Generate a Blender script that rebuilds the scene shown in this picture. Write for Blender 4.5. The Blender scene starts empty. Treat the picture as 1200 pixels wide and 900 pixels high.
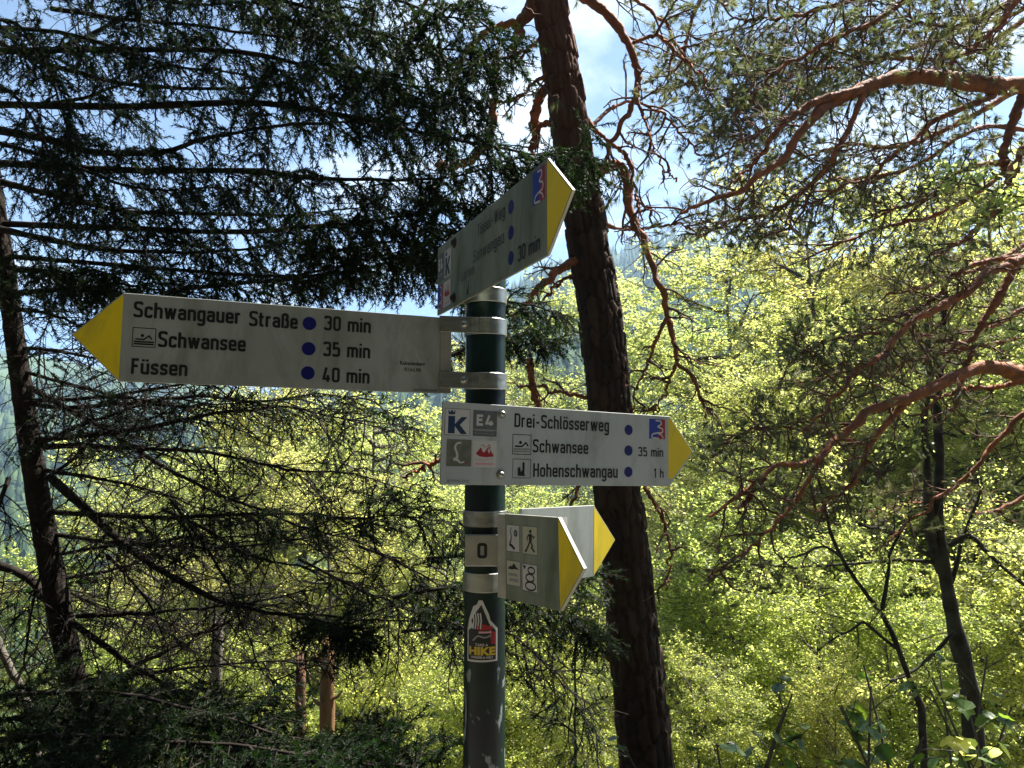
import bpy, math, random
import numpy as np
from mathutils import Vector, Matrix

rad = math.radians
SC = bpy.context.scene
COL = SC.collection
CZ = 1.65                      # eye height above the path
PITCH = rad(5.3)
F = 866.7                      # focal length in pixels of the 1200 wide photograph

# ------------------------------------------------------------------ camera, world, sun, exposure
cam = bpy.data.cameras.new('camera')
cam.sensor_width = 36.0
cam.lens = 36.0 * F / 1200.0
cam.clip_start = 0.05
cam.clip_end = 6000.0
camo = bpy.data.objects.new('camera', cam)
COL.objects.link(camo)
camo.location = (0, 0, CZ)
camo.rotation_euler = (math.pi / 2 + PITCH, 0, 0)
SC.camera = camo

SUN_EL, SUN_AZ = rad(57), rad(56)      # azimuth clockwise from +Y
w = bpy.data.worlds.new('World'); SC.world = w; w.use_nodes = True
nt = w.node_tree; nt.nodes.clear()
out = nt.nodes.new('ShaderNodeOutputWorld'); bg = nt.nodes.new('ShaderNodeBackground')
sky = nt.nodes.new('ShaderNodeTexSky'); sky.sky_type = 'NISHITA'; sky.sun_disc = False
sky.sun_elevation = SUN_EL; sky.sun_rotation = SUN_AZ; sky.altitude = 2000; sky.dust_density = 0.05; sky.ozone_density = 2.5; sky.air_density = 0.6
tc = nt.nodes.new('ShaderNodeTexCoord')
sx = nt.nodes.new('ShaderNodeSeparateXYZ'); nt.links.new(tc.outputs['Generated'], sx.inputs[0])
mx = nt.nodes.new('ShaderNodeMath'); mx.operation = 'MAXIMUM'; nt.links.new(sx.outputs['Z'], mx.inputs[0]); mx.inputs[1].default_value = 0.02
ad = nt.nodes.new('ShaderNodeMath'); ad.operation = 'ADD'; nt.links.new(mx.outputs[0], ad.inputs[0]); ad.inputs[1].default_value = 0.22
dv = nt.nodes.new('ShaderNodeVectorMath'); dv.operation = 'DIVIDE'
cb = nt.nodes.new('ShaderNodeCombineXYZ')
for i in range(3): nt.links.new(ad.outputs[0], cb.inputs[i])
nt.links.new(tc.outputs['Generated'], dv.inputs[0]); nt.links.new(cb.outputs[0], dv.inputs[1])
nz = nt.nodes.new('ShaderNodeTexNoise'); nz.inputs['Scale'].default_value = 2.3; nz.inputs['Detail'].default_value = 9; nz.inputs['Roughness'].default_value = 0.58
nt.links.new(dv.outputs[0], nz.inputs['Vector'])
cr = nt.nodes.new('ShaderNodeValToRGB'); cr.color_ramp.elements[0].position = 0.50; cr.color_ramp.elements[1].position = 0.67
nt.links.new(nz.outputs['Fac'], cr.inputs[0])
mixc = nt.nodes.new('ShaderNodeMix'); mixc.data_type = 'RGBA'
nt.links.new(cr.outputs['Color'], mixc.inputs['Factor']); nt.links.new(sky.outputs[0], mixc.inputs['A'])
mixc.inputs['B'].default_value = (5.2, 5.4, 5.8, 1)
nt.links.new(mixc.outputs['Result'], bg.inputs['Color'])
bg.inputs['Strength'].default_value = 0.05
nt.links.new(bg.outputs[0], out.inputs['Surface'])

sun = bpy.data.lights.new('sun', 'SUN'); sun.energy = 5.0; sun.angle = rad(0.53); sun.color = (1.0, 0.95, 0.86)
so = bpy.data.objects.new('sun', sun); COL.objects.link(so)
sdir = Vector((math.sin(SUN_AZ) * math.cos(SUN_EL), math.cos(SUN_AZ) * math.cos(SUN_EL), math.sin(SUN_EL)))
so.rotation_euler = (-sdir).to_track_quat('-Z', 'Y').to_euler(); so.location = (0, 0, 30)

vs = SC.view_settings
vs.view_transform = 'Standard'; vs.look = 'None'; vs.gamma = 1.0; vs.exposure = 2.1
SC.cycles.max_bounces = 8; SC.cycles.transparent_max_bounces = 8; SC.cycles.transmission_bounces = 6
SC.cycles.diffuse_bounces = 4; SC.cycles.glossy_bounces = 2; SC.cycles.volume_bounces = 1

R = np.random.default_rng(11)

# ------------------------------------------------------------------ materials
def material(name, color, rough=0.8, metal=0.0, var=0.0, scale=8.0, color2=None, translucent=None, bump=0.0, bscale=60.0,
             attr=False, spec=0.4, coat=0.0, stretch=None, tfac=0.5):
    m = bpy.data.materials.new(name); m.use_nodes = True
    t = m.node_tree; t.nodes.clear(); N = t.nodes.new; Lk = t.links.new
    o = N('ShaderNodeOutputMaterial'); p = N('ShaderNodeBsdfPrincipled')
    p.inputs['Roughness'].default_value = rough; p.inputs['Metallic'].default_value = metal
    p.inputs['Specular IOR Level'].default_value = spec
    if coat: p.inputs['Coat Weight'].default_value = coat; p.inputs['Coat Roughness'].default_value = 0.12
    c2 = color2 or tuple(c * (1 - var) for c in color)
    mixn = N('ShaderNodeMix'); mixn.data_type = 'RGBA'
    mixn.inputs['A'].default_value = (*color, 1); mixn.inputs['B'].default_value = (*c2, 1)
    if attr:
        a = N('ShaderNodeAttribute'); a.attribute_name = 'var'; Lk(a.outputs['Fac'], mixn.inputs['Factor'])
    else:
        g = N('ShaderNodeTexCoord'); mp = N('ShaderNodeMapping'); Lk(g.outputs['Object'], mp.inputs[0])
        if stretch: mp.inputs['Scale'].default_value = stretch
        n = N('ShaderNodeTexNoise'); n.inputs['Scale'].default_value = scale; n.inputs['Detail'].default_value = 6
        Lk(mp.outputs[0], n.inputs['Vector'])
        r = N('ShaderNodeValToRGB'); r.color_ramp.elements[0].position = 0.35; r.color_ramp.elements[1].position = 0.65
        Lk(n.outputs['Fac'], r.inputs[0]); Lk(r.outputs[0], mixn.inputs['Factor'])
    Lk(mixn.outputs['Result'], p.inputs['Base Color'])
    if bump:
        g2 = N('ShaderNodeTexCoord'); mp2 = N('ShaderNodeMapping'); Lk(g2.outputs['Object'], mp2.inputs[0])
        if stretch: mp2.inputs['Scale'].default_value = stretch
        n2 = N('ShaderNodeTexNoise'); n2.inputs['Scale'].default_value = bscale; n2.inputs['Detail'].default_value = 5
        Lk(mp2.outputs[0], n2.inputs['Vector'])
        b = N('ShaderNodeBump'); b.inputs['Strength'].default_value = bump; b.inputs['Distance'].default_value = 0.02
        Lk(n2.outputs['Fac'], b.inputs['Height']); Lk(b.outputs[0], p.inputs['Normal'])
    if translucent:
        tr = N('ShaderNodeBsdfTranslucent'); ms = N('ShaderNodeMixShader'); ms.inputs[0].default_value = tfac
        mt = N('ShaderNodeMix'); mt.data_type = 'RGBA'
        mt.inputs['A'].default_value = (*translucent, 1)
        mt.inputs['B'].default_value = (translucent[0] * .62, translucent[1] * .72, translucent[2] * .6, 1)
        Lk(a.outputs['Fac'] if attr else r.outputs[0], mt.inputs['Factor'])
        oi = N('ShaderNodeObjectInfo'); hs = N('ShaderNodeHueSaturation'); hm = N('ShaderNodeMapRange'); vm = N('ShaderNodeMapRange')
        hm.inputs['To Min'].default_value = .478; hm.inputs['To Max'].default_value = .515; Lk(oi.outputs['Random'], hm.inputs['Value'])
        fr = N('ShaderNodeMath'); fr.operation = 'FRACT'; mu = N('ShaderNodeMath'); mu.operation = 'MULTIPLY'; mu.inputs[1].default_value = 7.31
        Lk(oi.outputs['Random'], mu.inputs[0]); Lk(mu.outputs[0], fr.inputs[0])
        vm.inputs['To Min'].default_value = .88; vm.inputs['To Max'].default_value = 1.14; Lk(fr.outputs[0], vm.inputs['Value'])
        Lk(hm.outputs[0], hs.inputs['Hue']); Lk(vm.outputs[0], hs.inputs['Value']); hs.inputs['Saturation'].default_value = 1.04
        Lk(mt.outputs['Result'], hs.inputs['Color']); Lk(hs.outputs[0], tr.inputs['Color'])
        Lk(p.outputs[0], ms.inputs[1]); Lk(tr.outputs[0], ms.inputs[2]); Lk(ms.outputs[0], o.inputs[0])
    else:
        Lk(p.outputs[0], o.inputs[0])
    return m

M = {}
M['board'] = material('sign_face', (0.33, 0.36, 0.355), 0.36, 0.1, color2=(0.29, 0.315, 0.305), scale=5, coat=0.06, bump=0.01, bscale=40)
def grime(m, dark, lo=.5, hi=.8, scale=7.0):
    t = m.node_tree; N = t.nodes.new; Lk = t.links.new
    p = next(n for n in t.nodes if n.type == 'BSDF_PRINCIPLED'); src = p.inputs['Base Color'].links[0].from_socket
    g = N('ShaderNodeTexCoord'); mp = N('ShaderNodeMapping'); mp.inputs['Scale'].default_value = (1.0, .35, 1); Lk(g.outputs['Object'], mp.inputs[0])
    n = N('ShaderNodeTexNoise'); n.inputs['Scale'].default_value = scale * 2.2; n.inputs['Detail'].default_value = 8; n.inputs['Roughness'].default_value = .65; n.inputs['Distortion'].default_value = .8
    Lk(mp.outputs[0], n.inputs['Vector'])
    r = N('ShaderNodeMapRange'); r.inputs['From Min'].default_value = lo; r.inputs['From Max'].default_value = hi; Lk(n.outputs['Fac'], r.inputs['Value'])
    mm = N('ShaderNodeMix'); mm.data_type = 'RGBA'; Lk(r.outputs[0], mm.inputs['Factor']); Lk(src, mm.inputs['A']); mm.inputs['B'].default_value = (*dark, 1)
    Lk(mm.outputs['Result'], p.inputs['Base Color'])
    rr = N('ShaderNodeMapRange'); rr.inputs['To Min'].default_value = p.inputs['Roughness'].default_value - .06; rr.inputs['To Max'].default_value = p.inputs['Roughness'].default_value + .3
    Lk(n.outputs['Fac'], rr.inputs['Value']); Lk(rr.outputs[0], p.inputs['Roughness'])
grime(M['board'], (.13, .155, .12), .46, .86)
M['boardpale'] = material('pale_sign_face', (0.43, 0.46, 0.47), 0.36, 0.1, color2=(0.39, 0.42, 0.43), scale=5, coat=0.06, bump=0.01, bscale=40)  # paler grey face for the front board
grime(M['boardpale'], (.20, .22, .20), .52, .9)
M['boardolive'] = material('olive_sign_face', (0.24, 0.27, 0.22), 0.34, 0.1, color2=(0.19, 0.22, 0.17), scale=7, coat=0.06, bump=0.01, bscale=40)  # darker olive-grey mottled face for the top and short lower boards
grime(M['boardolive'], (.075, .095, .06), .42, .78, 5)
M['edge'] = material('aluminium', (0.40, 0.40, 0.36), 0.45, 0.5, var=0.25, scale=30)
M['steel'] = material('stainless_band', (0.42, 0.43, 0.40), 0.28, 0.85, var=0.2, scale=20, stretch=(1, 1, 6))
M['yellow'] = material('yellow_film', (0.78, 0.60, 0.012), 0.42, 0.0, var=0.1, scale=6, coat=0.05)
grime(M['yellow'], (.30, .24, .05), .5, .85); grime(M['steel'], (.16, .16, .13), .5, .75, 12)
M['ink'] = material('black_print', (0.012, 0.012, 0.013), 0.4)
M['blue'] = material('blue_print', (0.006, 0.008, 0.13), 0.4)
M['white'] = material('white_print', (0.50, 0.50, 0.49), 0.4)
M['navy'] = material('navy_print', (0.012, 0.035, 0.09), 0.4)
M['grey'] = material('grey_print', (0.11, 0.12, 0.13), 0.4, var=0.2, scale=40)
M['brown'] = material('brown_grey_print', (0.17, 0.155, 0.14), 0.4, color2=(0.10, 0.12, 0.09), scale=60)
M['red'] = material('red_print', (0.30, 0.015, 0.022), 0.4)
M['midgrey'] = material('mid_grey_print', (0.24, 0.25, 0.25), 0.4)
M['beige'] = material('beige_print', (0.42, 0.42, 0.33), 0.4)
M['bluebg'] = material('bright_blue_print', (0.015, 0.04, 0.30), 0.4)
M['pink'] = material('pale_pink_print', (0.55, 0.30, 0.34), 0.4)
M['gold'] = material('gold_print', (0.55, 0.40, 0.03), 0.4)
M['rubber'] = material('dark_recess', (0.02, 0.02, 0.02), 0.7)

def pole_material():
    m = material('green_painted_pole', (0.004, 0.022, 0.013), 0.38, 0.0, color2=(0.003, 0.006, 0.014), scale=14, coat=0.08, spec=0.3)
    t = m.node_tree; N = t.nodes.new; Lk = t.links.new
    p = next(n for n in t.nodes if n.type == 'BSDF_PRINCIPLED')
    src = p.inputs['Base Color'].links[0].from_socket
    g = N('ShaderNodeTexCoord'); s = N('ShaderNodeSeparateXYZ'); Lk(g.outputs['Object'], s.inputs[0])
    n = N('ShaderNodeTexNoise'); n.inputs['Scale'].default_value = 24; n.inputs['Detail'].default_value = 7; n.inputs['Distortion'].default_value = .6
    mp = N('ShaderNodeMapping'); mp.inputs['Scale'].default_value = (1.3, 1.3, .55); Lk(g.outputs['Object'], mp.inputs[0]); Lk(mp.outputs[0], n.inputs['Vector'])
    mr = N('ShaderNodeMapRange'); mr.inputs['From Min'].default_value = 0.95; mr.inputs['From Max'].default_value = 1.32
    mr.inputs['To Min'].default_value = 0.14; mr.inputs['To Max'].default_value = -0.12; Lk(s.outputs['Z'], mr.inputs['Value'])
    a = N('ShaderNodeMath'); a.operation = 'ADD'; Lk(n.outputs['Fac'], a.inputs[0]); Lk(mr.outputs[0], a.inputs[1])
    r = N('ShaderNodeValToRGB'); r.color_ramp.elements[0].position = 0.585; r.color_ramp.elements[1].position = 0.62; Lk(a.outputs[0], r.inputs[0])
    mm = N('ShaderNodeMix'); mm.data_type = 'RGBA'; Lk(r.outputs[0], mm.inputs['Factor']); Lk(src, mm.inputs['A'])
    mm.inputs['B'].default_value = (0.19, 0.22, 0.22, 1); Lk(mm.outputs['Result'], p.inputs['Base Color'])
    b = N('ShaderNodeBump'); b.inputs['Strength'].default_value = 0.25; b.inputs['Distance'].default_value = 0.002
    Lk(r.outputs[0], b.inputs['Height']); Lk(b.outputs[0], p.inputs['Normal'])
    return m
M['pole'] = pole_material()
M['pinebark'] = material('pine_bark', (0.062, 0.038, 0.028), 0.9, color2=(0.018, 0.015, 0.014), attr=True, bump=0.5, bscale=55, spec=0.15, stretch=(1, 1, .45))
def red_above(m, z0, z1, red):
    t = m.node_tree; N = t.nodes.new; Lk = t.links.new
    p = next(n for n in t.nodes if n.type == 'BSDF_PRINCIPLED'); src = p.inputs['Base Color'].links[0].from_socket
    g = N('ShaderNodeTexCoord'); sp = N('ShaderNodeSeparateXYZ'); Lk(g.outputs['Object'], sp.inputs[0])
    r = N('ShaderNodeMapRange'); r.inputs['From Min'].default_value = z0; r.inputs['From Max'].default_value = z1; r.inputs['To Max'].default_value = .8; Lk(sp.outputs['Z'], r.inputs['Value'])
    mm = N('ShaderNodeMix'); mm.data_type = 'RGBA'; Lk(r.outputs[0], mm.inputs['Factor']); Lk(src, mm.inputs['A']); mm.inputs['B'].default_value = (*red, 1)
    Lk(mm.outputs['Result'], p.inputs['Base Color'])
red_above(M['pinebark'], 4.6, 6.6, (.19, .085, .055))
M['redbark'] = material('red_pine_bark', (0.36, 0.125, 0.050), 0.75, color2=(0.17, 0.075, 0.045), scale=11, bump=0.9, bscale=28, spec=0.25)
M['pinetwig'] = material('pine_twig_bark', (0.16, 0.075, 0.045), 0.85, color2=(0.09, 0.06, 0.045), scale=10, spec=0.2)
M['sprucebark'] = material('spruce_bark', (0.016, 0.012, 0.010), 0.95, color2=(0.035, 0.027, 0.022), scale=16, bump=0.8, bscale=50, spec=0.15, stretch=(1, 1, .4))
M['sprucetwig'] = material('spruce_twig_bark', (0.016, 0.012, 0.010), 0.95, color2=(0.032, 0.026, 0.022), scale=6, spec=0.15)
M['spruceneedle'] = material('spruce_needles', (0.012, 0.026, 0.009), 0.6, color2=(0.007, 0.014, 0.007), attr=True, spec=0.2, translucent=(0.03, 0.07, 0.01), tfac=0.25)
M['pineneedle'] = material('pine_needles', (0.13, 0.15, 0.075), 0.5, color2=(0.07, 0.09, 0.05), attr=True, spec=0.3, translucent=(0.30, 0.32, 0.11), tfac=0.35)
M['beechbark'] = material('grey_beech_bark', (0.14, 0.125, 0.105), 0.85, color2=(0.07, 0.062, 0.05), scale=9, bump=0.4, bscale=25, spec=0.2)
M['darkbark'] = material('dark_maple_bark', (0.020, 0.017, 0.014), 0.85, color2=(0.055, 0.05, 0.042), scale=7, bump=0.5, bscale=30, spec=0.2)
M['leaf'] = material('spring_beech_leaves', (0.17, 0.18, 0.075), 0.42, color2=(0.09, 0.115, 0.04), attr=True, spec=0.35, translucent=(0.84, 0.84, 0.27), tfac=0.62)
M['leafb'] = material('green_maple_leaves', (0.085, 0.13, 0.028), 0.45, color2=(0.05, 0.085, 0.02), attr=True, spec=0.35, translucent=(0.70, 0.76, 0.22), tfac=0.58)
M['leafyellow'] = material('yellow_green_leaves', (0.15, 0.19, 0.02), 0.45, color2=(0.11, 0.16, 0.02), attr=True, spec=0.35, translucent=(0.82, 0.85, 0.24), tfac=0.62)
M['leafshaded'] = material('shaded_green_leaves', (0.045, 0.085, 0.025), 0.4, color2=(0.03, 0.06, 0.02), attr=True, spec=0.45, translucent=(0.10, 0.20, 0.03), tfac=0.3)  # shade on the saplings put into a darker, less translucent leaf colour
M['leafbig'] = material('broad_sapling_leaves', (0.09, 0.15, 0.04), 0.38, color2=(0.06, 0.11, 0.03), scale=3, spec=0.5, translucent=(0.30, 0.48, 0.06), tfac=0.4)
M['ground'] = material('leaf_litter', (0.075, 0.055, 0.035), 0.95, color2=(0.05, 0.065, 0.025), scale=1.2, bump=0.8, bscale=12, spec=0.1)
M['path'] = material('gravel_path', (0.20, 0.18, 0.15), 0.95, var=0.35, scale=40, bump=0.6, bscale=90, spec=0.1)
M['hill'] = material('wooded_hillside', (0.035, 0.055, 0.028), 0.95, color2=(0.07, 0.10, 0.035), scale=0.02, spec=0.05)
M['farconifer'] = material('far_conifers', (0.022, 0.040, 0.020), 0.9, color2=(0.06, 0.09, 0.03), attr=True, spec=0.05)
M['stump'] = material('bleached_dead_wood', (0.20, 0.115, 0.055), 0.85, color2=(0.10, 0.06, 0.035), scale=8, bump=0.5, bscale=30, spec=0.2, stretch=(1, 1, .3))

# ------------------------------------------------------------------ helpers
def tag(o, label=None, cat=None, group=None, kind=None):
    if label: o['label'] = label
    if cat: o['category'] = cat
    if group: o['group'] = group
    if kind: o['kind'] = kind
    return o

def empty(name, loc=(0, 0, 0), label=None, cat=None, group=None):
    o = bpy.data.objects.new(name, None); COL.objects.link(o); o.location = loc; o.empty_display_size = .2
    return tag(o, label, cat, group)

def link(name, me, parent=None, mat=None, loc=None):
    o = bpy.data.objects.new(name, me); COL.objects.link(o)
    if mat is not None:
        for mm in (mat if isinstance(mat, (list, tuple)) else [mat]): me.materials.append(mm)
    if parent is not None: o.parent = parent
    if loc is not None: o.location = loc
    return o

def np_mesh(name, V, Fc, smooth=False, var=None):
    """fast mesh from arrays; Fc (n,k) faces of one width; var per face"""
    V = np.asarray(V, dtype=np.float32); Fc = np.asarray(Fc, dtype=np.int32)
    me = bpy.data.meshes.new(name)
    n, k = Fc.shape
    me.vertices.add(len(V)); me.vertices.foreach_set('co', V.ravel())
    me.loops.add(n * k); me.loops.foreach_set('vertex_index', Fc.ravel())
    me.polygons.add(n); me.polygons.foreach_set('loop_start', np.arange(0, n * k, k, dtype=np.int32))
    if smooth: me.polygons.foreach_set('use_smooth', np.ones(n, dtype=bool))
    me.update(calc_edges=True)
    if var is not None:
        at = me.attributes.new('var', 'FLOAT', 'FACE'); at.data.foreach_set('value', np.asarray(var, dtype=np.float32))
    return me

class Geo:
    """collects quads from several arrays"""
    def __init__(s): s.v = []; s.f = []; s.a = []; s.n = 0
    def add(s, V, Fc, var=None):
        V = np.asarray(V, float).reshape(-1, 3); Fc = np.asarray(Fc)
        s.v.append(V); s.f.append(Fc + s.n); s.n += len(V)
        s.a.append(np.zeros(len(Fc)) if var is None else var)
    def mesh(s, name, smooth=False):
        return np_mesh(name, np.concatenate(s.v), np.concatenate(s.f), smooth, np.concatenate(s.a))

def tubes(P, rr, sides=5, cap=False):
    """P (N,K,3) paths, rr (N,K) radii -> verts, quads"""
    P = np.asarray(P, float); rr = np.asarray(rr, float)
    if P.ndim == 2: P = P[None]; rr = rr[None]
    N, K, _ = P.shape
    T = np.gradient(P, axis=1); T /= np.linalg.norm(T, axis=2, keepdims=True) + 1e-9
    mean = P[:, -1] - P[:, 0]; mean /= np.linalg.norm(mean, axis=1, keepdims=True) + 1e-9
    ref = np.where(np.abs(mean[:, 2:3]) > .8, np.array([[1., 0.13, 0]]), np.array([[0.07, 0.11, 1.]]))[:, None, :]
    A = np.cross(T, ref); A /= np.linalg.norm(A, axis=2, keepdims=True) + 1e-9
    B = np.cross(T, A)
    th = np.arange(sides) / sides * 2 * math.pi
    V = P[:, :, None, :] + rr[:, :, None, None] * (A[:, :, None, :] * np.cos(th)[None, None, :, None] + B[:, :, None, :] * np.sin(th)[None, None, :, None])
    base = (np.arange(N) * K * sides)[:, None, None]
    k = (np.arange(K - 1) * sides)[None, :, None]
    j = np.arange(sides)[None, None, :]; j2 = (j + 1) % sides
    Fq = np.stack([base + k + j, base + k + sides + j, base + k + sides + j2, base + k + j2], -1).reshape(-1, 4)
    return V.reshape(-1, 3), Fq

def smooth_path(pts, n):
    """Catmull-Rom through the points, n samples"""
    p = np.asarray(pts, float)
    p = np.vstack([2 * p[0] - p[1], p, 2 * p[-1] - p[-2]])
    m = len(p) - 3; t = np.linspace(0, m - 1e-6, n); i = t.astype(int); u = (t - i)[:, None]
    a, b, c, d = p[i], p[i + 1], p[i + 2], p[i + 3]
    return .5 * ((2 * b) + (c - a) * u + (2 * a - 5 * b + 4 * c - d) * u ** 2 + (3 * b - a - 3 * c + d) * u ** 3)

def at(x, y, d):
    """point of the place seen in direction (x, y) of the photograph at distance d along the view"""
    a = (x - 600) / F; b = (450 - y) / F
    c, s = math.cos(PITCH), math.sin(PITCH)
    return np.array([a * d, (c - b * s) * d, CZ + (s + b * c) * d])

def unit(v): return v / (np.linalg.norm(v, axis=-1, keepdims=True) + 1e-9)

def grow(P, n, length, ang, grav=0.0, wig=0.15, K=5, t0=0.1, t1=1.0, flat=0.0, jit=0.3, taper=0.5):
    """children of paths P (N,k,3): returns paths (N*n,K,3). length: mean; ang: angle from parent"""
    N, k, _ = P.shape
    t = t0 + (t1 - t0) * (np.arange(n)[None, :] + R.random((N, n))) / n
    x = t * (k - 1); i = np.clip(x.astype(int), 0, k - 2); u = (x - i)[..., None]
    ar = np.arange(N)[:, None]
    a, b = P[ar, i], P[ar, i + 1]
    pos = a + (b - a) * u; T = unit(b - a)
    up = np.array([0, 0, 1.])
    side = unit(np.cross(T, up) + 1e-4 * R.standard_normal(T.shape)); upn = np.cross(side, T)
    az = R.random((N, n)) * 2 * math.pi
    sgn = np.where((np.arange(n)[None, :] + R.integers(0, 2, (N, 1))) % 2 == 0, 0., math.pi)
    az = np.where(R.random((N, n)) < flat, sgn + R.normal(0, .35, (N, n)), az)
    perp = side * np.cos(az)[..., None] + upn * np.sin(az)[..., None]
    an = ang * (1 + R.normal(0, .22, (N, n)))
    D = T * np.cos(an)[..., None] + perp * np.sin(an)[..., None]
    L = length * (1 - taper * t) * (1 + jit * R.uniform(-1, 1, (N, n)))
    D = D.reshape(-1, 3); pos = pos.reshape(-1, 3); L = L.reshape(-1, 1) / (K - 1)
    out = [pos]; g = np.array([0, 0, grav])
    for q in range(K - 1):
        D = unit(D + g / (K - 1) + R.normal(0, wig, D.shape) * (2.2 / (K - 1)) ** .5)
        pos = pos + D * L; out.append(pos)
    return np.stack(out, 1)

def radii(P, r0, r1, jit=0.2):
    N, K, _ = P.shape
    s = (1 + jit * R.uniform(-1, 1, (N, 1)))
    return (r0 + (r1 - r0) * np.linspace(0, 1, K)[None, :]) * s

def needles(P, n, length, width, lean=0.8, t0=0.05, up=0.0, dark=None):
    """n triangles along each path of P -> verts, tris, var"""
    N, k, _ = P.shape
    t = R.uniform(t0, 1, (N, n)); x = t * (k - 1); i = np.clip(x.astype(int), 0, k - 2); u = (x - i)[..., None]
    ar = np.arange(N)[:, None]; a, b = P[ar, i], P[ar, i + 1]
    pos = (a + (b - a) * u).reshape(-1, 3); T = unit(b - a).reshape(-1, 3)
    rnd = R.standard_normal(T.shape); rnd[:, 2] += up
    pr = unit(rnd - T * (rnd * T).sum(1, keepdims=True))
    D = unit(T * math.cos(lean) + pr * math.sin(lean))
    L = length * R.uniform(.7, 1.15, (len(T), 1))
    W = unit(np.cross(D, R.standard_normal(D.shape))) * width * .5
    V = np.stack([pos - W, pos + W, pos + D * L], 1).reshape(-1, 3)
    Fc = np.arange(len(V)).reshape(-1, 3)
    var = np.repeat(R.random((N, 1)), n, 1).ravel() * .6 + R.random(N * n) * .4
    return V, Fc, var

def leaves(P, n, length, width, t0=0.1, horiz=0.7, spread=0.05):
    """rhombic leaves (4 corner points, 1 folded quad) along paths"""
    N, k, _ = P.shape
    t = R.uniform(t0, 1, (N, n)); x = t * (k - 1); i = np.clip(x.astype(int), 0, k - 2); u = (x - i)[..., None]
    ar = np.arange(N)[:, None]; a, b = P[ar, i], P[ar, i + 1]
    pos = (a + (b - a) * u).reshape(-1, 3) + R.normal(0, spread, (N * n, 3)); T = unit(b - a).reshape(-1, 3)
    D = unit(T * .6 + R.normal(0, .7, T.shape) * np.array([1, 1, .45]) + np.array([0, 0, -.25]))
    nrm = unit(np.array([0, 0, horiz]) + R.normal(0, .45, D.shape))
    S = unit(np.cross(D, nrm)); nn = np.cross(S, D)
    s = R.uniform(.55, 1.15, (len(D), 1)) * np.repeat(R.uniform(.7, 1.35, (N, 1)), n, 1).reshape(-1, 1); L = length * s; Wd = width * s * .5
    mid = pos + D * L * .48
    V = np.stack([pos, mid + S * Wd + nn * Wd * .3, pos + D * L, mid - S * Wd + nn * Wd * .3], 1).reshape(-1, 3)
    Fc = np.arange(len(V)).reshape(-1, 4)
    var = np.repeat(R.random((N, 1)), n, 1).ravel() * .5 + R.random(N * n) * .5
    return V, Fc, var

def child_lists(o): return [c for c in bpy.data.objects if c.parent == o]
def copy_tree(src, kids, loc, rotz, scale, label, group=None):
    c = src.copy(); COL.objects.link(c); c.location = loc; c.rotation_euler = (0, 0, rotz); c.scale = (scale,) * 3
    c['label'] = label
    if group: c['group'] = group
    for ch, sub in kids:
        d = ch.copy(); COL.objects.link(d); d.parent = c
        for g in sub:
            e = g.copy(); COL.objects.link(e); e.parent = d
    return c

# ------------------------------------------------------------------ terrain
def ground_z(x, y):
    x = np.asarray(x, float); y = np.asarray(y, float)
    s = np.maximum(0, y - 2.6 + .12 * x * (x < 0))
    steep = .62 - .012 * np.clip(x, -20, 22)
    near = -steep * np.minimum(s, 46) - .10 * np.clip(s - 46, 0, 80)
    bump = .35 * np.sin(x * .31 + 1.3) * np.sin(y * .27) * np.clip(s / 8, 0, 1)
    ridge = 195 + 60 * np.exp(-((x - 150) / 230) ** 2) - 95 * np.exp(-((x + 330) / 230) ** 2) + 22 * np.sin(x * .011) + 10 * np.sin(x * .031 + 2)
    t = np.clip((y - 170) / (900 - 170), 0, 1)
    hill = ridge * t ** .85 * (t > 0)
    back = np.clip(-y - 3, 0, 200) * .35
    return near + bump + hill + back

def terrain_sheet(name, x0, x1, y0, y1, nx, ny, mat, hole=None, curve=1.0, dz=0.0):
    xs = np.linspace(x0, x1, nx); ys = y0 + (y1 - y0) * np.linspace(0, 1, ny) ** curve
    X, Y = np.meshgrid(xs, ys); Z = ground_z(X, Y) + dz
    V = np.stack([X, Y, Z], -1).reshape(-1, 3)
    i = np.arange((ny - 1) * nx).reshape(ny - 1, nx)[:, :-1].ravel()
    Fq = np.stack([i, i + 1, i + nx + 1, i + nx], 1)
    me = np_mesh(name, V, Fq, True)
    return tag(link(name, me, None, mat), kind='structure')

g = terrain_sheet('ground', -60, 60, -40, 120, 160, 220, M['ground'])
g = terrain_sheet('hillside', -1100, 1100, 120.0, 1500, 180, 160, M['hill'], dz=-.05)
terrain_sheet('valley_floor_left', -1100, -60, -40, 120, 40, 40, M['hill'])
terrain_sheet('valley_floor_right', 60, 1100, -40, 120, 40, 40, M['hill'])
V = []
ys = np.linspace(-.0, 1, 60)
xs = np.linspace(-30, 30, 120)
top = [(x, -1.4 + .25 * math.sin(x * .3), float(ground_z(x, -1.4)) + .006) for x in xs]
bot = [(x, 1.7 + .18 * math.sin(x * .5 + 1), float(ground_z(x, 1.7)) + .006) for x in xs]
n = len(xs)
tag(link('path', np_mesh('path', top + bot, [(i, n + i, n + i + 1, i + 1)[::-1] for i in range(n - 1)]), None, M['path']), kind='structure')

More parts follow.
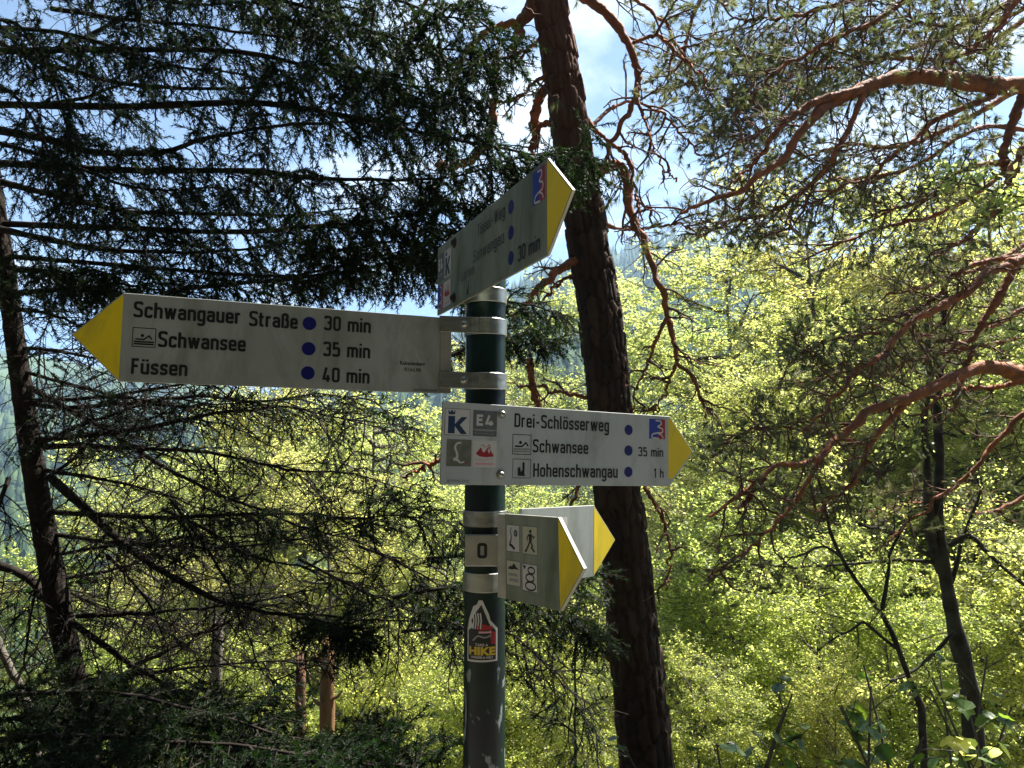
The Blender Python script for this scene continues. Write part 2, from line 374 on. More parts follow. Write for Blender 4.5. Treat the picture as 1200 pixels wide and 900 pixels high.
# far conifers on the hillside (one mass)
def far_conifers():
    G = Geo(); nC = 5200
    x = R.uniform(-420, 620, nC); y = 170 + 650 * R.random(nC) ** .8
    z = ground_z(x, y); h = R.uniform(13, 25, nC); r = h * R.uniform(.13, .2, nC)
    for tier, (zb, zt, rs) in enumerate([(.08, .55, 1.), (.35, .8, .75), (.6, 1.0, .48)]):
        S = 6; th = np.arange(S) / S * 2 * math.pi + tier
        ringv = np.stack([x[:, None] + np.cos(th) * (r * rs)[:, None] * R.uniform(.7, 1.2, (nC, S)), y[:, None] + np.sin(th) * (r * rs)[:, None],
                          (z + h * zb)[:, None] + R.uniform(-.8, .8, (nC, S))], -1)
        apex = np.stack([x, y, z + h * zt], -1)[:, None, :]
        Vv = np.concatenate([ringv, apex], 1).reshape(-1, 3)
        b = (np.arange(nC) * (S + 1))[:, None]; j = np.arange(S)[None]
        Ft = np.stack([b + j, b + (j + 1) % S, b + S + 0 * j], -1).reshape(-1, 3)
        G.add(Vv, Ft, np.repeat(R.random(nC) ** 2, S))
    o = link('conifer_forest', G.mesh('conifer_forest'), None, M['farconifer'])
    tag(o, 'distant dark conifer forest covering the hazy blue hillside across the valley', 'forest', kind='stuff')
far_conifers()

# ------------------------------------------------------------------ flat print on boards
ST = .072                                       # half stroke in units of cap height
def rnd(pts, r=.15, sharp=()):
    """polyline with rounded corners; a first point equal to the last closes it"""
    pts = [np.array(p, float) for p in pts]; closed = np.allclose(pts[0], pts[-1]) and len(pts) > 3
    P = pts[:-1] if closed else pts; n = len(P); out = []
    for i in range(n):
        if (not closed and i in (0, n - 1)) or i in sharp: out.append(P[i]); continue
        a, b, c = P[i - 1], P[i], P[(i + 1) % n]
        la, lc = np.linalg.norm(a - b), np.linalg.norm(c - b); q = min(r, la * .5, lc * .5)
        s, e = b + (a - b) / la * q, b + (c - b) / lc * q
        for u in np.linspace(0, 1, 6): out.append((1 - u) ** 2 * s + 2 * u * (1 - u) * b + u * u * e)
    if closed: out.append(out[0])
    return np.array(out), closed

W_, X_ = .30, .66                               # centre-line width, x height (cap height 1)
lo, hi = ST, 1 - ST
xh = .72 - ST
def G_(*strokes): return strokes
GL = {
 'a': (W_, [[(.02, xh - .12), (.02, xh), (W_, xh), (W_, lo - ST)], [(W_, .40), (0, .40), (0, lo), (W_, lo)]]),
 'b': (W_, [[(0, 1), (0, lo), (W_, lo), (W_, xh), (0, xh)]]),
 'c': (W_ - .02, [[(W_ - .02, xh - .15), (W_ - .02, xh), (0, xh), (0, lo), (W_ - .02, lo), (W_ - .02, lo + .15)]]),
 'e': (W_, [[(0, .36), (W_, .36), (W_, xh), (0, xh), (0, lo), (W_, lo), (W_, lo + .12)]]),
 'g': (W_, [[(W_, xh + ST), (W_, -.22), (.02, -.22), (.02, -.12)], [(W_, xh), (0, xh), (0, lo), (W_, lo)]]),
 'h': (W_, [[(0, 1), (0, 0)], [(0, xh - .1), (0, xh), (W_, xh), (W_, 0)]]),
 'i': (.0, [[(0, .72), (0, 0)], [(0, 1.0), (0, .86)]]),
 'l': (.05, [[(0, 1), (0, lo), (.12, lo)]]),
 'm': (W_ * 1.75, [[(0, .72), (0, 0)], [(0, xh - .1), (0, xh), (W_ * .87, xh), (W_ * .87, 0)], [(W_ * .87, xh - .1), (W_ * .87, xh), (W_ * 1.75, xh), (W_ * 1.75, 0)]]),
 'n': (W_, [[(0, .72), (0, 0)], [(0, xh - .1), (0, xh), (W_, xh), (W_, 0)]]),
 'o': (W_, [[(0, xh), (W_, xh), (W_, lo), (0, lo), (0, xh)]]),
 'r': (.19, [[(0, .72), (0, 0)], [(0, xh - .13), (0, xh), (.21, xh)]]),
 's': (W_ - .04, [[(.26, xh - .13), (.26, xh), (0, xh), (0, .37), (.26, .35), (.26, lo), (0, lo), (0, lo + .13)]]),
 't': (.17, [[(.03, .93), (.03, lo), (.2, lo)], [(-.09, xh), (.2, xh)]]),
 'u': (W_, [[(0, .72), (0, lo), (W_, lo)], [(W_, .72), (W_, 0)]]),
 'w': (.52, [[(0, .72), (.13, lo), (.26, .70), (.39, lo), (.52, .72)]]),
 'ß': (W_, [[(0, 0), (0, hi), (W_ - .03, hi), (W_ - .03, .60), (.14, .56)], [(.16, .56), (W_, .52), (W_, lo), (.10, lo)]]),
 'S': (.34, [[(.34, .80), (.34, hi), (0, hi), (0, .57), (.34, .45), (.34, lo), (0, lo), (0, .20)]]),
 'F': (.26, [[(.30, hi), (0, hi), (0, 0)], [(0, .52), (.26, .52)]]),
 'D': (.34, [[(0, lo), (0, hi), (.34, hi), (.34, lo), (0, lo)]]),
 'H': (.34, [[(0, 1), (0, 0)], [(.34, 1), (.34, 0)], [(0, .53), (.34, .53)]]),
 'T': (.34, [[(-.02, hi), (.36, hi)], [(.17, hi), (.17, 0)]]),
 'W': (.60, [[(0, 1), (.15, lo), (.30, .95), (.45, lo), (.60, 1)]]),
 'E': (.28, [[(.30, hi), (0, hi), (0, lo), (.30, lo)], [(0, .52), (.26, .52)]]),
 '0': (.32, [[(0, hi), (.32, hi), (.32, lo), (0, lo), (0, hi)]]),
 '1': (.15, [[(0, .78), (.15, .95), (.15, 0)]]),
 '3': (.32, [[(0, .80), (0, hi), (.32, hi), (.32, .53), (.12, .53)], [(.14, .53), (.32, .53), (.32, lo), (0, lo), (0, .20)]]),
 '4': (.34, [[(.15, 1), (0, .22), (.38, .22)], [(.25, .48), (.25, 0)]]),
 '5': (.32, [[(.30, hi), (.02, hi), (.02, .56), (.32, .60), (.32, lo), (0, lo), (0, .17)]]),
 '-': (.24, [[(0, .40), (.24, .40)]]), ' ': (.12, []),
}
GL['w'] = (.52, [[(0, .72), (.13, 0)], [(.13, 0), (.26, .72)], [(.26, .72), (.39, 0)], [(.39, 0), (.52, .72)]])
GL['W'] = (.60, [[(0, 1), (.15, 0)], [(.15, 0), (.30, 1)], [(.30, 1), (.45, 0)], [(.45, 0), (.60, 1)]])
GL['ö'] = (W_, GL['o'][1] + [[(.05, .97), (.05, .83)], [(.25, .97), (.25, .83)]])
GL['ü'] = (W_, GL['u'][1] + [[(.05, .97), (.05, .83)], [(.25, .97), (.25, .83)]])
SHARP = {'F': (0, 1), 'D': (0, 1, 4), 'E': (0, 1, 2), 'w': (0, 1, 2, 3, 4), 'W': (0, 1, 2, 3, 4), '4': (0, 1, 2), '1': (0, 1, 2), '5': (1, 2), 'e': (0, 1), 'T': (0, 1), 'H': (0, 1)}

class Flat:
    """flat print in a board's own plane (metres)"""
    def __init__(s, zbase): s.v = []; s.f = []; s.m = []; s.z = zbase; s.mats = []; s.k = 0
    def mi(s, mat):
        if mat not in s.mats: s.mats.append(mat)
        return s.mats.index(mat)
    def poly(s, pts, mat, dz=0.00003):
        s.k += 1; z = s.z + s.k * dz; b = len(s.v)
        pts = list(pts)
        area = sum(pts[i][0] * pts[(i + 1) % len(pts)][1] - pts[(i + 1) % len(pts)][0] * pts[i][1] for i in range(len(pts)))
        if area < 0: pts = pts[::-1]
        s.v += [(p[0], p[1], z) for p in pts]; s.f.append(list(range(b, b + len(pts)))); s.m.append(s.mi(mat))
    def rect(s, x0, y0, x1, y1, mat): s.poly([(x0, y0), (x1, y0), (x1, y1), (x0, y1)], mat)
    def disc(s, x, y, r, mat, n=28, ry=None): s.poly([(x + r * math.cos(a), y + (ry or r) * math.sin(a)) for a in np.linspace(0, 2 * math.pi, n + 1)[:-1]], mat)
    def frame(s, x0, y0, x1, y1, t, mat):
        s.stroke([(x0, y0), (x1, y0), (x1, y1), (x0, y1), (x0, y0)], t, mat, r=0)
    def stroke(s, pts, half, mat, r=.15, sharp=(), w1=None):
        q, closed = rnd(pts, r, sharp) if r > 0 else (np.array(pts, float), np.allclose(pts[0], pts[-1]) and len(pts) > 3)
        keep = [0] + [i for i in range(1, len(q)) if np.linalg.norm(q[i] - q[i - 1]) > 1e-6]
        q = q[keep]; n = len(q); s.k += 1; z = s.z + s.k * 0.00003; b = len(s.v)
        for i in range(n):
            if closed: a, c = q[(i - 1) % (n - 1)] if i in (0, n - 1) else q[i - 1], q[(i + 1) % (n - 1)] if i in (0, n - 1) else q[i + 1]
            else: a, c = q[max(i - 1, 0)], q[min(i + 1, n - 1)]
            d1 = q[i] - a; d2 = c - q[i]
            if np.linalg.norm(d1) < 1e-9: d1 = d2
            if np.linalg.norm(d2) < 1e-9: d2 = d1
            d1 = d1 / np.linalg.norm(d1); d2 = d2 / np.linalg.norm(d2); t = d1 + d2
            t = t / (np.linalg.norm(t) + 1e-9); nn = np.array([-t[1], t[0]])
            hh = half if w1 is None else half + (w1 - half) * i / (n - 1)
            k = hh / max(.45, float(nn @ np.array([-d1[1], d1[0]])))
            s.v += [(*(q[i] + nn * k), z), (*(q[i] - nn * k), z)]
        for i in range(n - 1):
            s.f.append([b + 2 * i, b + 2 * i + 1, b + 2 * i + 3, b + 2 * i + 2]); s.m.append(s.mi(mat))
    def text(s, string, x, y, cap, width, mat, half=None, r=.14):
        gap = .22; tot = -gap
        for ch in string: tot += GL[ch][0] + gap
        sxx = (width - 2 * ST * cap) / (tot * cap) if width else 1
        cx = x + ST * cap
        for ch in string:
            gw, strokes = GL[ch]
            for st in strokes:
                q = [(cx + px * cap * sxx, y + py * cap) for px, py in st]
                s.stroke(q, (half or ST) * cap, mat, r=r * cap, sharp=SHARP.get(ch, ()))
            cx += (gw + gap) * cap * sxx
    def glyphs(s, string, x, y, cap, width, mat, bold=0.0):
        """tiny or heavy lettering from Blender's built-in font"""
        cu = bpy.data.curves.new('t', 'FONT'); cu.body = string; cu.offset = bold; cu.resolution_u = 3
        o = bpy.data.objects.new('t', cu); COL.objects.link(o)
        dg = bpy.context.evaluated_depsgraph_get(); me = o.evaluated_get(dg).to_mesh()
        vv = np.array([v.co[:] for v in me.vertices]); s.k += 1; z = s.z + s.k * 3e-5; b = len(s.v)
        x0, x1 = vv[:, 0].min(), vv[:, 0].max(); y1 = vv[:, 1].max()
        for p in vv: s.v.append((x + (p[0] - x0) / (x1 - x0) * width, y + p[1] / .73 * cap, z))
        for p in me.polygons:
            s.f.append([b + i for i in p.vertices]); s.m.append(s.mi(mat))
        o.evaluated_get(dg).to_mesh_clear(); bpy.data.objects.remove(o); bpy.data.curves.remove(cu)
    def build(s, name, parent, label=None):
        me = bpy.data.meshes.new(name); me.from_pydata(s.v, [], s.f); me.update()
        for mm in s.mats: me.materials.append(mm)
        me.polygons.foreach_set('material_index', s.m)
        # print lies face up in the board's frame
        o = link(name, me, parent)
        if label: o['label'] = label
        return o

# ------------------------------------------------------------------ the signpost
PX, PY = -0.054, 1.49
PR = 0.0405
PTOP = CZ + 0.405
root = empty('signpost', (PX, PY, 0), 'dark green hiking signpost carrying five pale arrow boards with yellow tips', 'signpost')

def lathe(name, prof, sides, parent, mat, loc=(0, 0, 0), smooth=True):
    th = np.arange(sides) / sides * 2 * math.pi
    V = np.array([[r * math.cos(a), r * math.sin(a), z] for r, z in prof for a in th])
    Fq = [(k * sides + j, k * sides + (j + 1) % sides, (k + 1) * sides + (j + 1) % sides, (k + 1) * sides + j) for k in range(len(prof) - 1) for j in range(sides)]
    me = bpy.data.meshes.new(name); me.from_pydata(V.tolist(), [], Fq); me.update()
    if smooth: me.polygons.foreach_set('use_smooth', [True] * len(Fq)); me.set_sharp_from_angle(angle=rad(35))
    return link(name, me, parent, mat, loc)

GZ0 = float(ground_z(PX, PY))
lathe('pole', [(PR, GZ0 - .3), (PR, PTOP)], 64, root, M['pole'])
lathe('pole_cap', [(PR + .001, PTOP - .022), (PR + .002, PTOP), (PR - .006, PTOP + .008), (.001, PTOP + .011)], 48, root, M['edge'])

def clamp_band(zc, h, bolt_dir=None):
    r = PR + .0005
    return lathe('clamp_band', [(r - .002, zc - h / 2), (r + .0018, zc - h / 2), (r + .0026, zc - h / 2 + .001), (r + .0026, zc + h / 2 - .001), (r + .0018, zc + h / 2), (r - .002, zc + h / 2)], 64, root, M['steel'])

def box_mesh(name, x0, x1, y0, y1, z0, z1, bev=0.0008):
    import bmesh
    bm = bmesh.new(); bmesh.ops.create_cube(bm, size=1)
    for v in bm.verts:
        v.co = Vector((x0 + (v.co.x + .5) * (x1 - x0), y0 + (v.co.y + .5) * (y1 - y0), z0 + (v.co.z + .5) * (z1 - z0)))
    if bev: bmesh.ops.bevel(bm, geom=bm.edges[:], offset=bev, segments=2, affect='EDGES', profile=.5)
    me = bpy.data.meshes.new(name); bm.to_mesh(me); bm.free(); return me

def bar(name, a, b, width_dir, wd, th, parent, mat):
    """flat strip from a to b (parent frame), wd along width_dir"""
    a, b = Vector(a), Vector(b); X = (b - a).normalized(); Z = Vector(width_dir).normalized(); Y = Z.cross(X)
    me = box_mesh(name, 0, (b - a).length, -th / 2, th / 2, -wd / 2, wd / 2)
    o = link(name, me, parent, mat)
    m = Matrix((X, Y, Z)).transposed().to_4x4(); m.translation = a; o.matrix_local = m
    return o

def bolt(name, parent, loc, direction, r=.0065, h=.006, washer=True, mat=None):
    d = Vector(direction).normalized()
    sides = 20; prof = []
    if washer: prof += [(r * 1.55, 0), (r * 1.55, .0015), (r, .0016)]
    else: prof += [(r, 0)]
    prof += [(r, h * .55), (r * .8, h * .85), (r * .45, h), (r * .40, h * .7), (0.0002, h * .7)]
    o = lathe(name, prof, sides, parent, mat or M['steel'])
    m = d.to_track_quat('Z', 'Y').to_matrix().to_4x4(); m.translation = Vector(loc); o.matrix_local = m
    return o

def board(O, yaw, tilt, x0, L, tip, h, label, th=.005, face='board', tipy=0.0):
    U = Vector((math.cos(yaw) * math.cos(tilt), math.sin(yaw) * math.cos(tilt), math.sin(tilt)))
    N = U.cross(Vector((0, 0, 1))).normalized(); Vv = N.cross(U)
    m = Matrix((U, Vv, N)).transposed().to_4x4(); m.translation = Vector(O) + Vector((0, 0, CZ)) - root.location
    a, b, q = h / 2, tip, tipy
    if tip > L: out = [(x0, -a), (L, -a), (tip, q), (L, a), (x0, a)]
    else: out = [(tip, q), (0.0, -a), (L, -a), (L, a), (0.0, a)]
    import bmesh
    bm = bmesh.new(); f = bm.faces.new([bm.verts.new((x, y, 0)) for x, y in out])
    ret = bmesh.ops.extrude_face_region(bm, geom=[f])
    for v in ret['geom']:
        if isinstance(v, bmesh.types.BMVert): v.co.z -= th
    bmesh.ops.recalc_face_normals(bm, faces=bm.faces)
    bmesh.ops.bevel(bm, geom=bm.edges[:], offset=.0009, segments=2, affect='EDGES', profile=.5)
    me = bpy.data.meshes.new('direction_board')
    me.materials.append(M[face]); me.materials.append(M['edge'])
    for fc in bm.faces:
        fc.material_index = 0 if abs(fc.normal.z) > .7 else 1
    bm.to_mesh(me); bm.free()
    o = link('direction_board', me, root); o.matrix_local = m; o['label'] = label
    return o, m

def tip_film(bd, pts, z=.0003):
    f = Flat(z); f.poly(pts, M['yellow']); return f.build('arrow_tip', bd)

def textline(bd, s, x, y, cap, wdt, half=None, z=.0003):
    half = half or .086
    f = Flat(z); f.text(s, x, y, cap, wdt, M['ink'], half); return f.build('lettering', bd)
def tiny(bd, s, x, y, cap, wdt, mat=None, bold=.02):
    f = Flat(.0003); f.glyphs(s, x, y, cap, wdt, mat or M['ink'], bold); return f.build('lettering', bd)
def dot(bd, x, y, r=.0118):
    f = Flat(.0003); f.disc(x, y, r, M['blue'], 36); return f.build('blue_dot', bd)

mm = .001
def pic_swim(bd, x0, y0, x1, y1, solid=False):
    f = Flat(.0003); s = x1 - x0
    def q(a, b): return (x0 + a * s, y0 + b * (y1 - y0))
    f.frame(x0, y0, x1, y1, .0006, M['ink'])
    f.disc(*q(.42, .60), .075 * s, M['ink'])
    f.stroke([q(.12, .40), q(.50, .40), q(.72, .60), q(.84, .42)], .035 * s, M['ink'], r=0)
    for yy, mt in ((.27, M['midgrey'] if not solid else M['ink']), (.15, M['midgrey'] if not solid else M['ink'])):
        f.rect(*q(.06, yy - .045), *q(.94, yy + .035), mt)
    return f.build('swimmer_pictogram', bd)
def pic_castle(bd, x0, y0, x1, y1):
    f = Flat(.0003); s = x1 - x0
    def q(a, b): return (x0 + a * s, y0 + b * (y1 - y0))
    f.frame(x0, y0, x1, y1, .0005, M['ink'])
    f.poly([q(.28, .12), q(.72, .10), q(.66, .22), q(.66, .78), q(.60, .88), q(.54, .78), q(.54, .40), q(.46, .34), q(.40, .62), q(.34, .52), q(.28, .56)], M['ink'])
    return f.build('castle_pictogram', bd)
def icon_K(bd, x0, y0, x1, y1):
    f = Flat(.0003); s = x1 - x0; t = y1 - y0
    def q(a, b): return (x0 + a * s, y0 + b * t)
    f.rect(x0, y0, x1, y1, M['white']); f.frame(x0, y0, x1, y1, .0005, M['grey'])
    f.rect(*q(.13, .06), *q(.40, .72), M['navy'])
    f.poly([q(.40, .42), q(.66, .70), q(.90, .70), q(.60, .40), q(.90, .05), q(.64, .05), q(.40, .34)], M['navy'])
    f.poly([q(.14, .78), q(.39, .78), q(.41, .95), q(.33, .86), q(.27, .97), q(.20, .86), q(.12, .95)], M['navy'])
    return f.build('crowned_k_emblem', bd)
def icon_E4(bd, x0, y0, x1, y1):
    f = Flat(.0003); s = x1 - x0; t = y1 - y0
    def q(a, b): return (x0 + a * s, y0 + b * t)
    f.rect(x0, y0, x1, y1, M['grey']); f.rect(*q(0, .23), *q(1, .27), M['midgrey'])
    f.rect(*q(.12, .20), *q(.88, .225), M['midgrey'])
    f.text('E4', x0 + .16 * s, y0 + .42 * t, .40 * t, .68 * s, M['white'], half=.12, r=.02)
    f.glyphs('Fernwanderweg', x0 + .1 * s, y0 + .08 * t, .07 * t, .8 * s, M['midgrey'])
    return f.build('e4_emblem', bd)
def icon_L(bd, x0, y0, x1, y1):
    f = Flat(.0003); s = x1 - x0; t = y1 - y0
    def q(a, b): return (x0 + a * s, y0 + b * t)
    f.rect(x0, y0, x1, y1, M['brown'])
    f.stroke([q(.58, .88), q(.40, .86), q(.32, .70), q(.42, .50), q(.44, .34), q(.36, .26)], .03 * s, M['white'], r=.08 * s, w1=.05 * s)
    f.stroke([q(.28, .27), q(.46, .24), q(.55, .13), q(.72, .17)], .05 * s, M['white'], r=.06 * s, w1=.025 * s)
    f.poly([q(.74, .12), q(.86, .22), q(.80, .08)], M['red'])
    return f.build('ribbon_emblem', bd)
def icon_red(bd, x0, y0, x1, y1):
    f = Flat(.0003); s = x1 - x0; t = y1 - y0
    def q(a, b): return (x0 + a * s, y0 + b * t)
    f.rect(x0, y0, x1, y1, M['white'])
    f.poly([q(.12, .50), q(.26, .66), q(.32, .74), q(.42, .66), q(.52, .60), q(.60, .72), q(.68, .78), q(.76, .62), q(.90, .42), q(.60, .38), q(.30, .40)], M['red'])
    f.poly([q(.36, .66), q(.44, .56), q(.52, .58), q(.44, .68)], M['white']); f.poly([q(.62, .66), q(.68, .52), q(.73, .60), q(.67, .72)], M['white'])
    f.stroke([q(.34, .80), q(.42, .84), q(.52, .74)], .012 * s, M['red'], r=0); f.stroke([q(.60, .78), q(.68, .86), q(.76, .72)], .012 * s, M['red'], r=0)
    f.stroke([q(.12, .30), q(.45, .26), q(.86, .34)], .014 * s, M['pink'], r=.1 * s)
    f.rect(*q(.12, .09), *q(.86, .17), M['pink'])
    return f.build('red_mountain_emblem', bd)
def icon_3(bd, x0, y0, x1, y1):
    f = Flat(.0003); s = x1 - x0; t = y1 - y0
    def q(a, b): return (x0 + a * s, y0 + b * t)
    f.rect(x0, y0, x1, y1, M['bluebg'])
    f.poly([q(.55, 0), q(1, 0), q(1, 1), q(.80, 1), q(.62, .45)], M['red'])
    f.stroke([q(.40, .92), q(.72, .92), q(.78, .74), q(.48, .62), q(.86, .52), q(.84, .32), q(.50, .30), q(.20, .24), q(.14, .06), q(.60, .02)], .035 * s, M['white'], r=.14 * s)
    f.stroke([q(.50, .30), q(.80, .20), q(.88, .04)], .03 * s, M['white'], r=.12 * s)
    return f.build('three_loop_emblem', bd)

# board A : Schwangauer Strasse
bA, mA = board((-0.6548, 1.2265, 0.1932), 0.3824, -0.007, 0, .5548, -.0722, .150,
               'long board to the left reading Schwangauer Straße, Schwansee and Füssen', tipy=-.001)
# boundary of the arrow sits at u=0; the outline runs on into the tip
tip_film(bA, [(-.0700, -.001), (0, -.0725), (0, .0725)])
textline(bA, 'Schwangauer', .0167, .0350, .027, .1700)
textline(bA, 'Straße', .2010, .0330, .027, .0830)
pic_swim(bA, .0171, -.0150, .0520, .0170, True)
textline(bA, 'Schwansee', .0565, -.0135, .027, .1400)
textline(bA, 'Füssen', .0178, -.0615, .0262, .0860)
for y, s in ((.0345, '30 min'), (-.0138, '35 min'), (-.0615, '40 min')): textline(bA, s, .3315, y, .0268, .0858)
for y in (.0447, -.0020, -.0465): dot(bA, .3050, y, .0122)
tiny(bA, 'Kalvarienberg', .4756, -.0225, .0075, .0482); tiny(bA, '912 m ü. NN', .4837, -.0345, .0075, .0324); tiny(bA, '097777025-0005', .5030, -.0715, .0040, .0460, bold=.01)

# board B : Drei-Schlösserweg
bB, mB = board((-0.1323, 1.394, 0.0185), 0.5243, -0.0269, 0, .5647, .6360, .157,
               'front board to the right reading Drei-Schlösserweg, Schwansee and Hohenschwangau', face='boardpale', tipy=.0)
tip_film(bB, [(.5600, .0735), (.5655, .0740), (.6335, .001), (.5720, -.0620), (.5600, -.0620)])
textline(bB, 'Drei-Schlösserweg', .1570, .0365, .0275, .2350, .072)
pic_swim(bB, .1542, -.0170, .1968, .0218); pic_castle(bB, .1555, -.0640, .1968, -.0268)
textline(bB, 'Schwansee', .2012, -.0125, .0265, .1370, .072); textline(bB, 'Hohenschwangau', .2033, -.0615, .0272, .2130, .072)
textline(bB, '35 min', .4734, -.0134, .0200, .0712); textline(bB, '1 h', .5174, -.0600, .0200, .0285)
for y in (.0428, -.0021, -.0482): dot(bB, .4460, y, .0112)
icon_3(bB, .5039, .0262, .5503, .0705)
icon_K(bB, .0052, .0155, .0578, .0655); icon_E4(bB, .0650, .0155, .1173, .0655)
icon_L(bB, .0105, -.0435, .0630, .0075); icon_red(bB, .0660, -.0445, .1180, .0070)
tiny(bB, '0777702-7715', .0141, -.0735, .0050, .0447, M['grey'], .01)

# board C : top board towards the viewer
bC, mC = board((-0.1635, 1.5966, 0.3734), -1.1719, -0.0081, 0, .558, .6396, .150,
               'highest board slanting up towards the viewer, glossy with 30 min', face='boardolive', tipy=-.001)
tip_film(bC, [(.5580, -.0725), (.6370, -.001), (.5580, .0725)])
textline(bC, 'Tissel-Weg', .2530, .0330, .0240, .1380, .062)
textline(bC, 'Schwangau', .2321, -.0120, .0240, .1550, .05); textline(bC, '30 min', .4470, -.0600, .0255, .0850)
textline(bC, 'Füssen', .1440, -.0330, .0200, .0950, .05)
for y in (.0416, -.0026, -.0460): dot(bC, .4170, y, .0118)
icon_E4(bC, .0030, -.0040, .0440, .0560); icon_K(bC, .0510, -.0040, .0950, .0560)
icon_3(bC, .0030, -.0660, .0400, -.0120); icon_red(bC, .0440, -.0660, .0930, -.0120)
icon_3(bC, .5050, .0150, .5500, .0690); pic_castle(bC, .1850, -.0700, .2180, -.0400)
# board D : short lower board
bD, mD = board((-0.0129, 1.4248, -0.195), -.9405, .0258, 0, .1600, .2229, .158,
               'short lower board with four pictograms facing left', th=.008, face='boardolive', tipy=-.002)
tip_film(bD, [(.1600, -.0765), (.2205, -.002), (.1600, .0765)])
def icons_D():
    for (x0, y0, x1, y1, k) in ((.0062, .0100, .0463, .0592, 0), (.0555, .0093, .0999, .0595, 1), (.0046, -.0519, .0472, -.0066, 2), (.0536, -.0564, .0978, -.0084, 3)):
        f = Flat(.0003); s = x1 - x0; t = y1 - y0
        q = lambda a, b: (x0 + a * s, y0 + b * t)
        f.rect(x0, y0, x1, y1, M['white'] if k in (0, 3) else M['beige']); f.frame(x0, y0, x1, y1, .0006, M['grey'])
        if k == 0:
            f.stroke([q(.42, .90), q(.28, .80), q(.38, .60), q(.34, .40), q(.24, .32)], .02 * s, M['ink'], r=.1 * s, w1=.05 * s)
            f.stroke([q(.20, .28), q(.45, .20), q(.62, .10)], .07 * s, M['ink'], r=.05 * s)
            f.disc(*q(.72, .70), .15 * s, M['navy'], ry=.13 * t); f.disc(*q(.72, .70), .06 * s, M['midgrey'], ry=.06 * t)
        if k == 1:
            f.disc(*q(.55, .82), .08 * s, M['ink'])
            f.poly([q(.42, .72), q(.62, .74), q(.66, .52), q(.58, .44), q(.46, .46)], M['ink'])
            f.stroke([q(.56, .46), q(.68, .30), q(.62, .24), q(.82, .10)], .045 * s, M['ink'], r=0)
            f.stroke([q(.50, .46), q(.40, .30), q(.24, .10), q(.16, .12)], .045 * s, M['ink'], r=0)
            f.stroke([q(.62, .70), q(.76, .60), q(.84, .66)], .03 * s, M['ink'], r=0); f.stroke([q(.44, .70), q(.32, .58), q(.36, .48)], .03 * s, M['ink'], r=0)
        if k == 2:
            f.poly([q(.08, .66), q(.30, .80), q(.38, .76), q(.55, .92), q(.70, .78), q(.92, .66), q(.6, .68), q(.4, .64)], M['ink'])
            f.rect(*q(.12, .38), *q(.80, .50), M['midgrey']); f.rect(*q(.18, .16), *q(.88, .30), M['midgrey'])
        if k == 3:
            f.poly([q(.04, .96), q(.28, .92), q(.14, .78)], M['ink'])
            for (cx, cy, ra, rb) in ((.62, .78, .22, .12), (.52, .50, .27, .14), (.55, .20, .34, .15)):
                pts = [q(cx + ra * math.cos(a), cy + rb * math.sin(a)) for a in np.linspace(0, 2 * math.pi, 19)]
                f.stroke(pts, .035 * s, M['ink'], r=0)
        f.build(['path_pictogram', 'walker_pictogram', 'peak_pictogram', 'three_loop_pictogram'][k], bD)
icons_D()
# board E : behind D
bE, mE = board((0.0602, 1.5578, -0.1931), .8, -.0217, -.060, .1774, .2580, .157,
               'short board behind, catching more light, pointing right', th=.008, tipy=-.003)
tip_film(bE, [(.1774, -.0755), (.2555, -.003), (.1774, .0755)])
f = Flat(.0003); f.rect(.0400, .0100, .0850, .0580, M['white']); f.frame(.0400, .0100, .0850, .0580, .0006, M['midgrey'])
f.stroke([(.056, .030), (.066, .040), (.078, .030)], .0015, M['grey'], r=.006); f.build('arc_pictogram', bE)

def local(m, u, v, n=0.0): return m @ Vector((u, v, n))
# clamps : A
for zc in (mA.translation.z + .058, mA.translation.z - .052):
    clamp_band(zc, .033)
    e = local(mA, .5548, 0)
    bar('clamp_arm', (e.x - .002, e.y - .003, zc), (-.012, -PR - .002, zc), (0, 0, 1), .032, .004, root, M['steel'])
    p = Vector((-.040, -.053, zc)); bolt('bolt', root, p, (-.25, -1, 0))
e0, e1 = local(mA, .5548 + .001, -.074, -.004), local(mA, .5548 + .001, .074, -.004)
bar('board_rail', e0 + Vector((.010, .002, 0)), e1 + Vector((.010, .002, 0)), (1, .35, 0), .022, .010, root, M['edge'])
# B fixed on the front with two bolts and bands behind
for (u, v) in ((.1279, .0611), (.1285, -.0576)):
    bolt('bolt', bB, (u, v, .0), (0, 0, 1), r=.0062, h=.008)
for v in (.050, -.050): clamp_band(local(mB, .09, v).z, .028)
# C bands and bolts
for v, bu in ((.0573, .1178), (-.0571, .1158)):
    z = local(mC, bu, v).z
    if v < 0: clamp_band(z, .030)
    bolt('bolt', bC, (bu, v, 0), (0, 0, 1), r=.0070, h=.008, mat=M['rubber'])
    a = local(mC, bu + .01, v, -.006)
    bar('clamp_arm', (a.x, a.y, z), (-.01, -PR * .2, z), (0, 0, 1), .028, .005, root, M['steel'])
